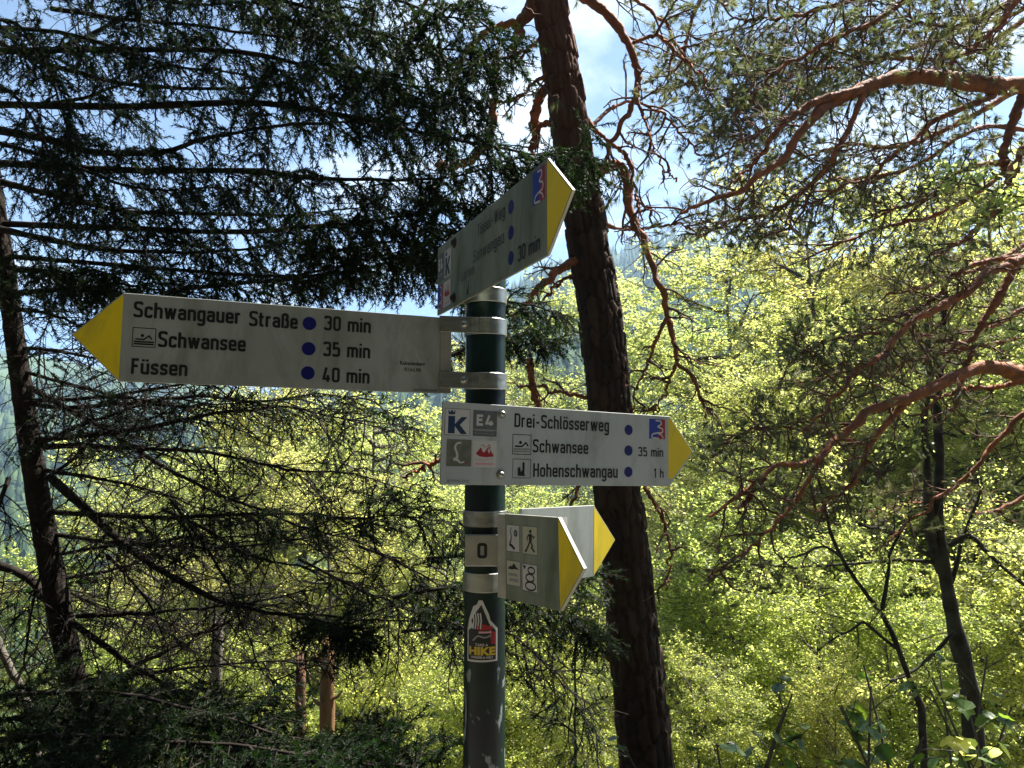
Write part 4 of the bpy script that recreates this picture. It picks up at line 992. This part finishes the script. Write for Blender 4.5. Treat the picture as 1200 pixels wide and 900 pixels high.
# ---- the pine at the right, its trunk outside the frame
rp_x, rp_y = 6.0, 7.2
pine2 = empty('pine_tree', (rp_x, rp_y, float(ground_z(rp_x, rp_y))), 'pine reaching in from the right edge with long red limbs hanging over the slope', 'tree')
p2off = np.array(pine2.location)
bark_trunk('trunk', [(1400, 1400), (1370, 900), (1330, 500), (1300, 200), (1270, -100), (1255, -500), (1250, -1000)], [75, 68, 60, 52, 46, 36, 16], [6.6] * 7, pine2, p2off, M['pinebark'], 32, 220, .014, (.05, .11))
RL = [
 ([(1310, 70), (1210, 97), (1160, 100), (1100, 92), (1060, 90), (1030, 97), (1000, 108), (970, 125), (940, 150), (920, 180), (890, 205), (860, 225), (830, 235), (795, 248)], 22, 5, 6.6, 5.4, 22, .5, 6, .25, .10),
 ([(1010, 105), (960, 118), (930, 135), (905, 160), (890, 185), (860, 215)], 11, 4, 5.9, 5.6, 14, .4, 6, .25, .12),
 ([(1150, -90), (1100, -30), (1060, 0), (1040, 15), (1010, 33), (980, 42), (950, 60), (920, 78), (900, 92), (880, 110), (858, 140)], 9, 3, 6.8, 6.3, 26, .55, 6, .25, .75),
 ([(1230, -80), (1190, 0), (1170, 30), (1140, 55), (1115, 75), (1105, 100)], 10, 5, 6.6, 6.3, 14, .45, 6, .25, .45),
 ([(1012, 110), (995, 150), (980, 175), (965, 200), (945, 220), (930, 240), (925, 275)], 8, 3, 5.9, 5.6, 12, .35, 5, .22, .05),
 ([(1165, 112), (1120, 130), (1090, 145), (1075, 160), (1050, 180), (1030, 200), (1000, 215), (945, 226)], 8, 3, 6.3, 6.0, 18, .4, 6, .22, .2),
 ([(1205, 95), (1185, 150), (1175, 190), (1180, 218)], 13, 7, 6.5, 6.4, 6, .4, 5, .2, .2),
 ([(1240, 130), (1200, 175), (1190, 200), (1176, 235), (1150, 262), (1120, 290), (1095, 302)], 11, 5, 6.5, 6.0, 14, .4, 6, .22, .35),
 ([(1180, 190), (1140, 195), (1110, 210), (1090, 230), (1050, 245), (1020, 258)], 7, 3, 6.4, 6.0, 16, .4, 6, .22, .3),
 ([(1320, 270), (1205, 302), (1180, 312), (1160, 318), (1130, 345), (1100, 360), (1070, 375), (1050, 395), (1035, 415), (1010, 430), (990, 450), (970, 475), (945, 500)], 14, 3, 6.6, 5.5, 26, .42, 6, .25, .12),
 ([(1210, 298), (1140, 310), (1110, 330), (1095, 350), (1060, 372)], 7, 3, 6.5, 6.3, 14, .4, 6, .22, .12),
 ([(1190, 310), (1170, 350), (1150, 380), (1135, 415), (1128, 440), (1120, 480)], 10, 6, 6.5, 6.2, 8, .35, 5, .22, .1),
 ([(1340, 470), (1210, 442), (1190, 437), (1160, 430), (1130, 437), (1100, 450), (1070, 465), (1050, 470), (1020, 480), (1000, 500), (980, 520), (960, 535), (940, 545), (920, 545), (895, 560), (870, 580), (835, 600)], 19, 4, 6.6, 5.2, 24, .42, 6, .25, .12),
 ([(1062, 472), (1040, 495), (1020, 520), (1012, 540), (1000, 565), (980, 580), (955, 598)], 9, 3, 5.9, 5.6, 14, .36, 6, .22, .1),
 ([(897, 560), (880, 580), (865, 600)], 5, 3, 5.4, 5.3, 6, .3, 5, .2, .2),
 ([(1200, 446), (1160, 455), (1130, 455), (1100, 466), (1080, 490)], 7, 3, 6.4, 6.2, 10, .35, 5, .22, .1),
 ([(1250, 380), (1180, 400), (1120, 410), (1080, 425)], 6, 3, 6.8, 6.6, 14, .45, 6, .25, .5),
 ([(1300, 540), (1220, 480), (1170, 515), (1130, 560), (1090, 590), (1040, 640)], 9, 3, 6.8, 6.6, 14, .4, 6, .22, .2),
 # crown boughs with tufts, farther back
 ([(1260, -40), (1150, 20), (1060, 60), (980, 80), (900, 70), (830, 60)], 9, 3, 8.2, 7.8, 30, .7, 6, .3, .95),
 ([(1270, -80), (1120, -40), (1000, 0), (920, 20), (860, 25)], 9, 3, 7.8, 7.2, 30, .7, 6, .3, .95),
 ([(1260, 60), (1150, 130), (1060, 170), (990, 170), (930, 190)], 9, 3, 8.6, 8.2, 28, .7, 6, .3, .9),
 ([(1260, 120), (1180, 200), (1100, 250), (1020, 270), (950, 300)], 8, 3, 8.4, 8.0, 26, .65, 6, .3, .8),
 ([(1260, -60), (1200, 10), (1120, 30), (1050, 20)], 7, 3, 7.4, 7.2, 22, .6, 6, .3, .9),
 ([(1000, 20), (950, 90), (900, 150), (850, 175)], 6, 3, 7.6, 7.3, 20, .5, 6, .28, .95),
 ([(1255, -20), (1160, 50), (1090, 70), (1000, 60), (960, 40)], 8, 3, 8.0, 7.6, 26, .6, 6, .28, .95),
 ([(860, -80), (820, 0), (800, 60), (790, 120)], 6, 3, 7.8, 7.6, 14, .45, 5, .25, .9),
 ([(960, 60), (900, 110), (860, 120), (820, 135)], 6, 3, 7.8, 7.5, 20, .5, 6, .28, .95),
 ([(980, 190), (920, 240), (880, 255), (830, 262)], 6, 3, 8.0, 7.8, 20, .5, 6, .28, .9),
 ([(1270, 230), (1180, 300), (1100, 330), (1040, 345)], 8, 3, 8.6, 8.2, 22, .55, 6, .3, .7),
 ([(1250, 330), (1150, 390), (1080, 420), (1000, 440), (930, 450)], 7, 3, 8.0, 7.4, 24, .5, 6, .28, .6),
 ([(1100, 395), (1030, 390), (970, 400), (930, 420)], 6, 2, 7.2, 6.8, 18, .36, 6, .24, .9),
 ([(1010, 520), (950, 505), (900, 500), (850, 515)], 5, 2, 6.8, 6.4, 14, .34, 6, .22, .7),
 ([(1240, 560), (1160, 600), (1080, 590), (1020, 600)], 6, 2, 8.4, 8.2, 14, .4, 6, .24, .7),
 ([(1240, 160), (1150, 150), (1060, 200), (960, 215), (900, 250)], 7, 2, 7.8, 7.4, 24, .5, 6, .28, .9),
 ([(960, 540), (930, 590), (880, 640), (830, 680)], 6, 3, 5.6, 5.2, 12, .35, 5, .22, .35),
]
for b in RL:
    b = list(b)
    if b[9] > .5: b[5] = int(b[5] * 1.3); b[9] *= .72
    b[9] = min(1, b[9] * 1.5)
    pine_limb(pine2, p2off, *b, n4=2 if b[9] > .5 else 0, nn=38)

# ------------------------------------------------------------------ deciduous trees
def make_tree(name, Hh, crown0, spread, n1, n2, n3, nleaf, leaf, bark, lsize=.075, lean=.3, stems=1, r0=None, l3=.75):
    root_ = empty(name, (0, 0, 0))
    G = Geo(); r0 = r0 or Hh * .011
    k = 14; z = np.linspace(0, 1, k); T = []
    for s in range(stems):
        a = R.random() * 6.28; q = R.normal(0, lean * .12, (k, 2)).cumsum(0) * Hh / 12
        T.append(np.stack([q[:, 0] + math.cos(a) * z * lean * (1 + 2 * s), q[:, 1] + math.sin(a) * z * lean * (1 + 2 * s), z * Hh], 1))
    T = np.array(T); T[:, 0, :2] = 0
    rr = np.tile(r0 * (1 - .88 * z) + r0 * .5 * np.exp(-z * 25), (stems, 1)); G.add(*tubes(T, rr, 10))
    P1 = grow(T, n1, spread, 1.2, .12, .13, 9, crown0, .98, taper=.58, jit=.45); G.add(*tubes(P1, radii(P1, r0 * .38, r0 * .07), 5))
    P2 = grow(P1, n2, spread * .45, .85, -.02, .14, 6, .15, 1, flat=.95, taper=.35); G.add(*tubes(P2, radii(P2, r0 * .10, .005), 4))
    P3 = grow(P2, n3, l3, .8, -.06, .14, 4, .12, 1, flat=.95, taper=.3); G.add(*tubes(P3, radii(P3, .005, .0025), 3))
    link('trunk', G.mesh('trunk', True), root_, M[bark])
    V, Fc, va = leaves(P3, nleaf, lsize, lsize * .62, horiz=1.0, spread=.035)
    cr_ = link('crown', np_mesh('crown', V, Fc, False, va), root_, M[leaf])
    return root_

PROTO = {}
PROTO['beech'] = [make_tree('beech_tree', 17, .14, 4.6, 38, 9, 9, 19, 'leaf', 'beechbark', lsize=.10) for _ in range(2)]
PROTO['maple'] = [make_tree('maple_tree', 16, .16, 4.2, 34, 9, 8, 18, 'leafb', 'darkbark', lsize=.11)]
PROTO['young'] = [make_tree('young_beech', 6.5, .12, 2.1, 26, 7, 7, 17, 'leafyellow', 'beechbark', lsize=.07, stems=2, r0=.05, l3=.45) for _ in range(2)]
used = set()
BTREES = [ # kind, variant, px, top py, depth, label
 ('beech', 0, 870, 285, 23, 'sunlit beech with rounded top right of the hazy hill gap'),
 ('beech', 1, 965, 235, 19, 'tall bright beech whose top shows below the red pine limb'),
 ('maple', 0, 1075, 215, 21, 'duller green maple in the dense foliage at the right'),
 ('beech', 0, 1180, 205, 17, 'bright beech rising behind the forked dark trunk at the right edge'),
 ('beech', 1, 1290, 150, 20, 'bright beech cut by the right edge of the picture'),
 ('beech', 1, 905, 420, 14, 'beech with layered yellow-green sprays right of the pine trunk'),
 ('maple', 0, 1130, 430, 13, 'dull green maple directly behind the forked trunk'),
 ('beech', 0, 1020, 480, 15, 'beech filling the slope between pine limbs at lower right'),
 ('beech', 1, 790, 560, 26, 'beech low on the slope just right of the pine trunk'),
 ('maple', 0, 650, 590, 27, 'maple glimpsed between signpost and pine trunk'),
 ('beech', 0, 560, 560, 34, 'distant beech top behind the signpost pole'),
 ('beech', 1, 470, 520, 30, 'beech seen through spruce twigs left of the pole'),
 ('maple', 0, 370, 500, 33, 'maple far down the slope under the long left board'),
 ('beech', 0, 280, 500, 27, 'beech glowing through the bare spruce branches'),
 ('beech', 1, 170, 560, 30, 'beech behind the bare spruce branches near its trunk'),
 ('maple', 0, 60, 640, 34, 'maple low on the slope left of the spruce trunk'),
 ('beech', 0, -60, 640, 26, 'beech cut by the left edge of the picture'),
 ('maple', 0, 400, 700, 20, 'maple low behind the broken trunks'),
 ('beech', 1, 250, 720, 22, 'beech crown behind the left broken trunk'),
 ('beech', 0, 730, 330, 52, 'far beech top standing before the blue hill'),
 ('beech', 1, 600, 430, 60, 'far beech top left of the pine trunk before the blue hill'),
 ('maple', 0, 800, 400, 44, 'far maple top at the foot of the blue hill'),
 ('beech', 0, 1010, 330, 27, 'beech between two pine limbs high in the foliage wall'),
 ('beech', 1, 1120, 260, 26, 'beech top beneath the high red limb at the right'),
 ('maple', 0, 930, 320, 25, 'dull green maple in the second row right of the hill gap'),
 ('beech', 1, 1200, 330, 13, 'close beech at the right edge under the sunlit limb'),
 ('beech', 0, 850, 460, 17, 'beech with its top beside the tip of the front board'),
 ('beech', 1, 330, 440, 24, 'beech directly beneath the long left board'),
 ('beech', 0, 430, 470, 22, 'beech left of the pole under the board end'),
 ('beech', 0, 230, 520, 36, 'far beech top glowing through spruce twigs'),
 ('maple', 0, 510, 640, 18, 'maple low behind the pole'),
 ('beech', 0, 980, 400, 16.5, 'beech between the middle pine limbs and the hanging limb'),
 ('beech', 1, 1080, 350, 18, 'beech behind the bundle of pine limbs at the right'),
 ('beech', 0, 760, 640, 18, 'beech just right of the pine trunk below the front board'),
 ('beech', 1, 890, 560, 20, 'beech on the slope under the end of the hanging limb'),
 ('maple', 0, 960, 600, 17, 'maple below the end of the hanging limb'),
 ('beech', 0, 1170, 520, 17, 'beech right of the upright forked stems'),
 ('beech', 1, 400, 560, 17, 'beech between bare spruce boughs left of the pole'),
 ('beech', 0, 190, 640, 18, 'beech behind the crossing bare spruce boughs'),
 ('beech', 1, 470, 640, 24, 'beech behind the pole at the height of the numbered block'),
 ('beech', 0, 320, 600, 21, 'beech above the broken trunks'),
 ('beech', 1, 590, 660, 22, 'beech low between the pole and the pine trunk'),
]
YTREES = [
 ('young', 0, 640, 700, 10, 'young beech between the pole and the pine trunk'),
 ('young', 1, 540, 760, 9, 'young beech behind the foot of the pole'),
 ('young', 0, 850, 620, 11, 'young beech right of the pine trunk foot'),
 ('young', 1, 940, 660, 9.5, 'young beech on the slope below the long hanging limb'),
 ('young', 0, 1050, 700, 8.5, 'young beech at the foot of the leaning thin stem'),
 ('young', 1, 1160, 640, 9.5, 'young beech right of the forked trunk foot'),
 ('young', 0, 460, 780, 12, 'young beech beside the lit broken trunk'),
 ('young', 1, 300, 770, 13, 'young beech behind the low spruce boughs'),
 ('young', 0, 150, 760, 14, 'young beech below the spruce trunk at the left'),
 ('young', 1, 830, 790, 7.5, 'nearest young beech, filling the lower edge right of the pine'),
 ('young', 0, 980, 800, 7.0, 'young beech at the lower edge before the broad-leaved saplings'),
 ('young', 1, 690, 800, 8.0, 'young beech at the lower edge beside the pine foot'),
]
for spec in BTREES + YTREES:
    kind, vi, px, py, d, label = spec
    src = PROTO[kind][min(vi, len(PROTO[kind]) - 1)]
    top = at(px, py, d); x, y = float(top[0]), float(top[1]); gz = float(ground_z(x, y)) - .1
    H0 = {'beech': 17, 'maple': 16, 'young': 6.5}[kind]; sc = (float(top[2]) - gz) / (H0 * 1.02)
    rz = R.random() * 6.28
    grp = 'broadleaved trees on the slope' if kind != 'young' else 'young beeches on the slope'
    cat = 'tree'
    if src.name not in used:
        used.add(src.name); src.location = (x, y, gz); src.rotation_euler = (0, 0, rz); src.scale = (sc,) * 3
        tag(src, label, cat, grp)
    else:
        kids = [(c, []) for c in child_lists(src)]
        c = copy_tree(src, kids, (x, y, gz), rz, sc, label, grp); c['category'] = cat

def make_spruce(Hh=15):
    root_ = empty('spruce_tree', (0, 0, 0)); z = np.linspace(0, 1, 12)
    T = np.stack([0 * z, 0 * z, z * Hh], 1); G = Geo(); G.add(*tubes(T, .2 * (1 - .92 * z), 9))
    P1 = grow(T[None], 110, 3.4, 1.55, -.15, .08, 7, .06, .98, taper=.9); G.add(*tubes(P1, radii(P1, .03, .006), 4))
    P2 = grow(P1, 14, .9, 1.0, -.5, .15, 4, .08, 1, flat=.8, taper=.5)
    link('trunk', G.mesh('trunk', True), root_, M['sprucebark'])
    V, Fc, va = needles(P2, 46, .16, .035, .7, 0)
    link('crown', np_mesh('crown', V, Fc, False, va), root_, M['spruceneedle'])
    return root_
spr = make_spruce()  # unseen spruces, added to cut ambient light on boards and trunks
tag(spr, 'dense dark spruce added behind the path for shade, outside the picture', 'tree', 'spruces behind the path')
spr.location = (-2.6, -5.0, float(ground_z(-2.6, -5.0)))
skids = [(c, []) for c in child_lists(spr)]
for x, y, sc in ((.5, -5.3, 1.0), (3.6, -4.9, .95), (-5.9, -3.2, 1.0), (-4.2, -6.8, 1.1), (-1, -7, 1.15), (2.6, -7.5, 1.15), (6.5, -5.5, 1.0), (-8.6, -5, 1.1), (-7.0, 0.2, .8),
                 (6.2, -2.0, .9), (-6.4, -.2, .8), (-8.2, 3.2, .85), (-8.4, 8.2, 1.0), (-11.5, 9.5, 1.1), (-6.4, 4.6, .55), (-10, -1, 1.1), (9.5, -5, 1.1), (0.5, -10.5, 1.2), (-12, 3.5, 1.0), (8.4, 1.2, 1.0)):
    c = copy_tree(spr, skids, (x, y, float(ground_z(x, y)) - .1), R.random() * 6.28, sc, 'dense dark spruce added behind the path for shade, outside the picture', 'spruces behind the path')

# trees standing behind and beside the path, outside the frame: they shade the signpost
BACK = [('beech', 1, 4.5, -13, 1.1), ('beech', 1, -8, -12, 1.1), ('maple', 0, 12, -10, 1.1), ('maple', 0, -16, -4, 1.1), ('beech', 0, 15, -4, 1.1)]
for q, (kind, vi, x, y, sc) in enumerate(BACK):
    src = PROTO[kind][min(vi, len(PROTO[kind]) - 1)]
    kids = [(c, []) for c in child_lists(src)]
    c = copy_tree(src, kids, (x, y, float(ground_z(x, y)) - .1), R.random() * 6.28, sc, 'broadleaved tree standing behind the path, outside the picture', 'trees behind the path'); c['category'] = 'tree'

# ---- forked dark trunk at the right, and the thin leaning stem
def traced_tree(name, label, stems, branches, bark, leaf=None, n2=5, l2=.5, nleaf=10, lsize=.06):
    bx, by = stems[0][0][0]; d = stems[0][3]; p0 = at(bx, by, d); gz = float(ground_z(p0[0], p0[1]))
    r_ = empty(name, (float(p0[0]), float(p0[1]), gz), label, 'tree'); off = np.array(r_.location)
    G = Geo(); allP = []
    for pts, w0, w1, d0, d1 in stems:
        P, rr = limb(None, pts, w0, w1, d0, d1, None, n=30, wob=.01); 
        G.add(*tubes(P, rr, 12)); allP.append(P)
    foot = allP[0][0]; seg = np.stack([np.array([foot[0], foot[1], gz - .2]), (foot + np.array([foot[0], foot[1], gz])) / 2, foot + (allP[0][1] - foot) * .1])
    G.add(*tubes(smooth_path(seg, 8), np.full(8, stems[0][1] / F * stems[0][3] / 2 * 1.05), 12))
    link('trunk', np_mesh('trunk', np.concatenate(G.v) - off, np.concatenate(G.f), True), r_, M[bark])
    LV = []
    for pts, w0, w1, d0, d1 in branches:
        P, rr = limb(None, pts, w0, w1, d0, d1, None, n=20, wob=.02); G = Geo(); G.add(*tubes(P, rr, 6))
        P2 = grow(P[None], n2, l2, .9, .0, .3, 6, .2, 1); G.add(*tubes(P2, radii(P2, .007, .003), 4))
        P3 = grow(P2, 4, l2 * .5, .8, 0, .3, 5, .2, 1); G.add(*tubes(P3, radii(P3, .003, .0015), 3))
        link('branch', np_mesh('branch', np.concatenate(G.v) - off, np.concatenate(G.f), True), r_, M[bark]); LV.append(P3)
    if leaf:
        V, Fc, va = leaves(np.concatenate(LV), nleaf, lsize, lsize * .65)
        link('crown', np_mesh('crown', V - off, Fc, False, va), r_, M[leaf])
    return r_

traced_tree('forked_tree', 'dark forked trunk with two upright stems standing at the right', [
 ([(1139, 830), (1133, 790), (1120, 740), (1112, 700), (1104, 650), (1098, 600), (1100, 540), (1098, 480), (1104, 420), (1108, 340)], 22, 6, 7.5, 7.5),
 ([(1104, 670), (1092, 635), (1088, 590), (1086, 540), (1084, 490), (1090, 440), (1086, 380)], 14, 5, 7.5, 7.4)],
 [([(1102, 658), (1060, 632), (1030, 620), (1000, 612)], 8, 3, 7.5, 7.2), ([(1100, 660), (1060, 656), (1000, 660), (930, 665), (880, 663)], 6, 2, 7.5, 7.1),
  ([(1112, 640), (1135, 628), (1160, 650), (1205, 690)], 8, 4, 7.5, 7.2), ([(1112, 690), (1122, 660), (1128, 630), (1140, 600), (1150, 560)], 6, 3, 7.5, 7.6),
  ([(1118, 740), (1090, 770), (1066, 790), (1040, 800)], 5, 2, 7.4, 7.1), ([(1098, 540), (1080, 510), (1060, 500), (1040, 470)], 5, 2, 7.5, 7.4)], 'darkbark', 'leaf', 7, .5, 12, .045)
traced_tree('leaning_tree', 'thin dark stem leaning left beside the forked trunk', [
 ([(1080, 830), (1070, 805), (1060, 780), (1045, 740), (1030, 715), (1010, 690), (990, 660), (975, 630), (967, 600), (960, 560)], 8, 3, 6.6, 6.6)],
 [([(1033, 715), (1040, 680), (1044, 650), (1055, 620), (1070, 600)], 5, 2, 6.6, 6.7), ([(985, 652), (965, 640), (940, 650), (915, 655)], 4, 2, 6.6, 6.4),
  ([(1050, 760), (1020, 735), (1008, 730), (985, 745), (960, 765)], 4, 2, 6.6, 6.3)], 'darkbark', 'leaf', 5, .35, 8, .042)
# bright sprays reaching in at the right edge
traced_tree('young_beech', 'young beech with a single bright yellow-green spray reaching in at the right edge', [
 ([(1330, 900), (1310, 600), (1290, 300), (1270, 150)], 16, 8, 5.0, 5.0)],
 [([(1285, 250), (1230, 238), (1180, 228), (1130, 216), (1112, 212)], 5, 2, 5.0, 4.8), ([(1285, 240), (1240, 228), (1200, 240), (1165, 245)], 4, 2, 5.0, 4.8), ([(1300, 400), (1240, 395), (1200, 390)], 4, 2, 5.0, 4.9)], 'beechbark', 'leafyellow', 9, .17, 9, .045)
traced_tree('young_beech', 'slim upright young beech with leaf sprays between pole and pine trunk', [
 ([(672, 960), (674, 900), (674, 840), (674, 790), (676, 750), (675, 720)], 4, 2, 5.6, 5.6)],
 [([(674, 860), (655, 845), (630, 838)], 3, 1, 5.6, 5.5), ([(674, 840), (695, 825), (712, 815)], 3, 1, 5.6, 5.6), ([(674, 790), (655, 775), (640, 772)], 2, 1, 5.6, 5.5), ([(675, 775), (690, 765), (705, 762)], 2, 1, 5.6, 5.6)], 'darkbark', 'leaf', 8, .3, 12, .028)

# ---- broken trunks
def snag(px, ytop, d, wpx, label, mat='stump', lean=0.0):
    p = at(px, ytop, d); gz = float(ground_z(p[0], p[1])); n = 22; sides = 18
    r = wpx / F * d / 2; Hh = float(p[2]) - gz
    o_r = empty('broken_trunk', (float(p[0]) - lean, float(p[1]), gz), label, 'tree trunk', 'broken dead trunks behind the spruce boughs')
    z = np.linspace(-.2, Hh, n); P = np.stack([lean * (z / Hh), .05 * np.sin(z), z], 1)
    rr = r * (1.15 - .15 * np.linspace(0, 1, n)) * (1 + .05 * R.standard_normal(n))
    V, Fq = tubes(P, rr, sides); V = V.reshape(n, sides, 3)
    V[-1, :, 2] += R.uniform(-.12, .25, sides); V += R.normal(0, .004, V.shape)
    V = V.reshape(-1, 3); V = np.vstack([V, V[(n - 1) * sides:] * [.5, .5, 1] + [float(P[-1, 0]) * .5, float(P[-1, 1]) * .5, -.1]])
    j = np.arange(sides); top = np.stack([(n - 1) * sides + j, n * sides + j, n * sides + (j + 1) % sides, (n - 1) * sides + (j + 1) % sides], 1)
    tr = link('trunk', np_mesh('trunk', V, np.vstack([Fq, top]), True), o_r, M[mat])
    for q in range(3):
        G = Geo()
        zz = R.uniform(.75, .97) * Hh; a = R.random() * 6.28; Ls = R.uniform(.03, .10)
        c = np.array([lean * zz / Hh, 0, zz]); dd = np.array([math.cos(a), math.sin(a), .4])
        G.add(*tubes(np.stack([c, c + dd * (r + Ls * .5), c + dd * (r + Ls) + [0, 0, .04]]), np.array([.03, .02, .008]), 6))
        link('branch_stub', G.mesh('branch_stub', True), o_r, M[mat])
snag(384, 766, 8.0, 16, 'sunlit orange-brown broken trunk, tallest right of the low spruce boughs')
snag(352, 785, 8.4, 11, 'thinner darker broken trunk just left of the sunlit one', 'pinetwig')
snag(256, 738, 8.8, 13, 'grey broken trunk with a knot farther left in the clearing', 'beechbark', .1)
traced_tree('dead_tree', 'pale leaning dead stem at the lower left corner', [
 ([(45, 900), (30, 820), (12, 785), (-10, 740), (-40, 690)], 11, 7, 4.6, 4.6)], [([(20, 800), (35, 770), (60, 740)], 4, 2, 4.6, 4.5)], 'beechbark', None)

# ---- broad-leaved saplings, every leaf a part
def big_leaf_mesh(k):
    n = 12; V = [(0, 0, 0)]; 
    L = 1.0
    outl = [(.0, 0), (.28, .10), (.42, .32), (.40, .55), (.25, .80), (0, 1.0), (-.25, .80), (-.40, .55), (-.42, .32), (-.28, .10)]
    if k == 1: outl = [(0, 0), (.38, .05), (.50, .30), (.34, .42), (.42, .66), (.16, .72), (0, 1.0), (-.16, .72), (-.42, .66), (-.34, .42), (-.50, .30), (-.38, .05)]
    V = [(0, i / 3, -.02 * i) for i in range(4)]; rim = [(x, y, .10 * abs(x) - .10 * y * y + .03 * math.sin(y * 9 + x * 5)) for x, y in outl]
    Vv = [(0, .5, -.03)] + rim; Fc = [(0, i + 1, (i + 1) % len(rim) + 1) for i in range(len(rim))]
    me = bpy.data.meshes.new('leaf'); me.from_pydata(Vv, [], Fc); me.update(); return me
def sapling(px, py, d, Hpx, nleaf, label, mats, leafL=.10, spread=.35):
    foot = at(px, py, d); gz = float(ground_z(foot[0], foot[1]))
    r_ = empty('sapling', (float(foot[0]), float(foot[1]), gz), label, 'sapling', 'broad-leaved saplings at the lower right edge'); off = np.array(r_.location)
    topz = float(foot[2]) + Hpx / F * d; Hh = topz - gz
    G = Geo(); ns = 3; T = []
    for s in range(ns):
        z = np.linspace(0, 1, 9); a = R.random() * 6.28
        T.append(np.stack([math.cos(a) * spread * z ** 1.6, math.sin(a) * spread * .7 * z ** 1.6, z * Hh * R.uniform(.8, 1)], 1))
    T = np.array(T); G.add(*tubes(T, np.tile(np.linspace(.012, .005, 9), (ns, 1)), 6))
    tf = max(.25, 1 - .9 / Hh)
    P2 = grow(T, 5, .35, .9, .1, .2, 5, tf, 1); G.add(*tubes(P2, radii(P2, .004, .002), 4))
    link('stem', G.mesh('stem', True), r_, M['beechbark'])
    meshes = []
    for k in range(2):
        for mm_ in mats:
            me = big_leaf_mesh(k); me.materials.append(M[mm_]); meshes.append(me)
    ti = R.integers(0, len(P2), nleaf); tk = R.uniform(.25, 1, nleaf)
    for i in range(nleaf):
        q = P2[ti[i]]; x = tk[i] * (len(q) - 1); a = min(int(x), len(q) - 2); p = q[a] + (q[a + 1] - q[a]) * (x - a)
        o = bpy.data.objects.new('leaf', meshes[int(R.integers(0, len(meshes)))]); COL.objects.link(o); o.parent = r_
        o.location = p; s = leafL * R.uniform(.7, 1.25); o.scale = (s * .9, s, s)
        o.rotation_euler = (R.normal(-.25, .35), R.normal(0, .35), R.random() * 6.28)
    return r_
sapling(1120, 870, 4.6, 95, 60, 'sapling with bright yellow-green leaves in front of the forked trunk', ['leafbig', 'leafyellow'])
sapling(1060, 880, 4.2, 85, 46, 'sapling with broad mid-green leaves left of the forked trunk foot', ['leafbig'])
sapling(1175, 890, 4.0, 100, 46, 'sapling with broad leaves in the lower right corner', ['leafbig', 'leafyellow'])
sapling(1010, 905, 4.0, 85, 34, 'low sapling with pale green leaves at the lower edge', ['leafbig'])
sapling(860, 905, 4.2, 90, 44, 'shaded sapling with dark green leaves at the lower edge right of the pine', ['leafshaded'])
sapling(800, 930, 4.5, 60, 24, 'shaded sapling with dark leaves touching the pine foot', ['leafshaded'])

# ------------------------------------------------------------------ haze
hz = box_mesh('haze', -1000, 1000, -39, 1450, -70, 420, 0)
HM = bpy.data.materials.new('haze'); HM.use_nodes = True; t = HM.node_tree; t.nodes.clear()
o_ = t.nodes.new('ShaderNodeOutputMaterial'); pv = t.nodes.new('ShaderNodeVolumePrincipled')
pv.inputs['Color'].default_value = (.50, .72, 1.0, 1); pv.inputs['Density'].default_value = .00035; pv.inputs['Anisotropy'].default_value = .3
t.links.new(pv.outputs[0], o_.inputs['Volume'])
ho = link('haze', hz, None, HM); tag(ho, 'thin blue haze filling the valley air', 'haze', kind='stuff')
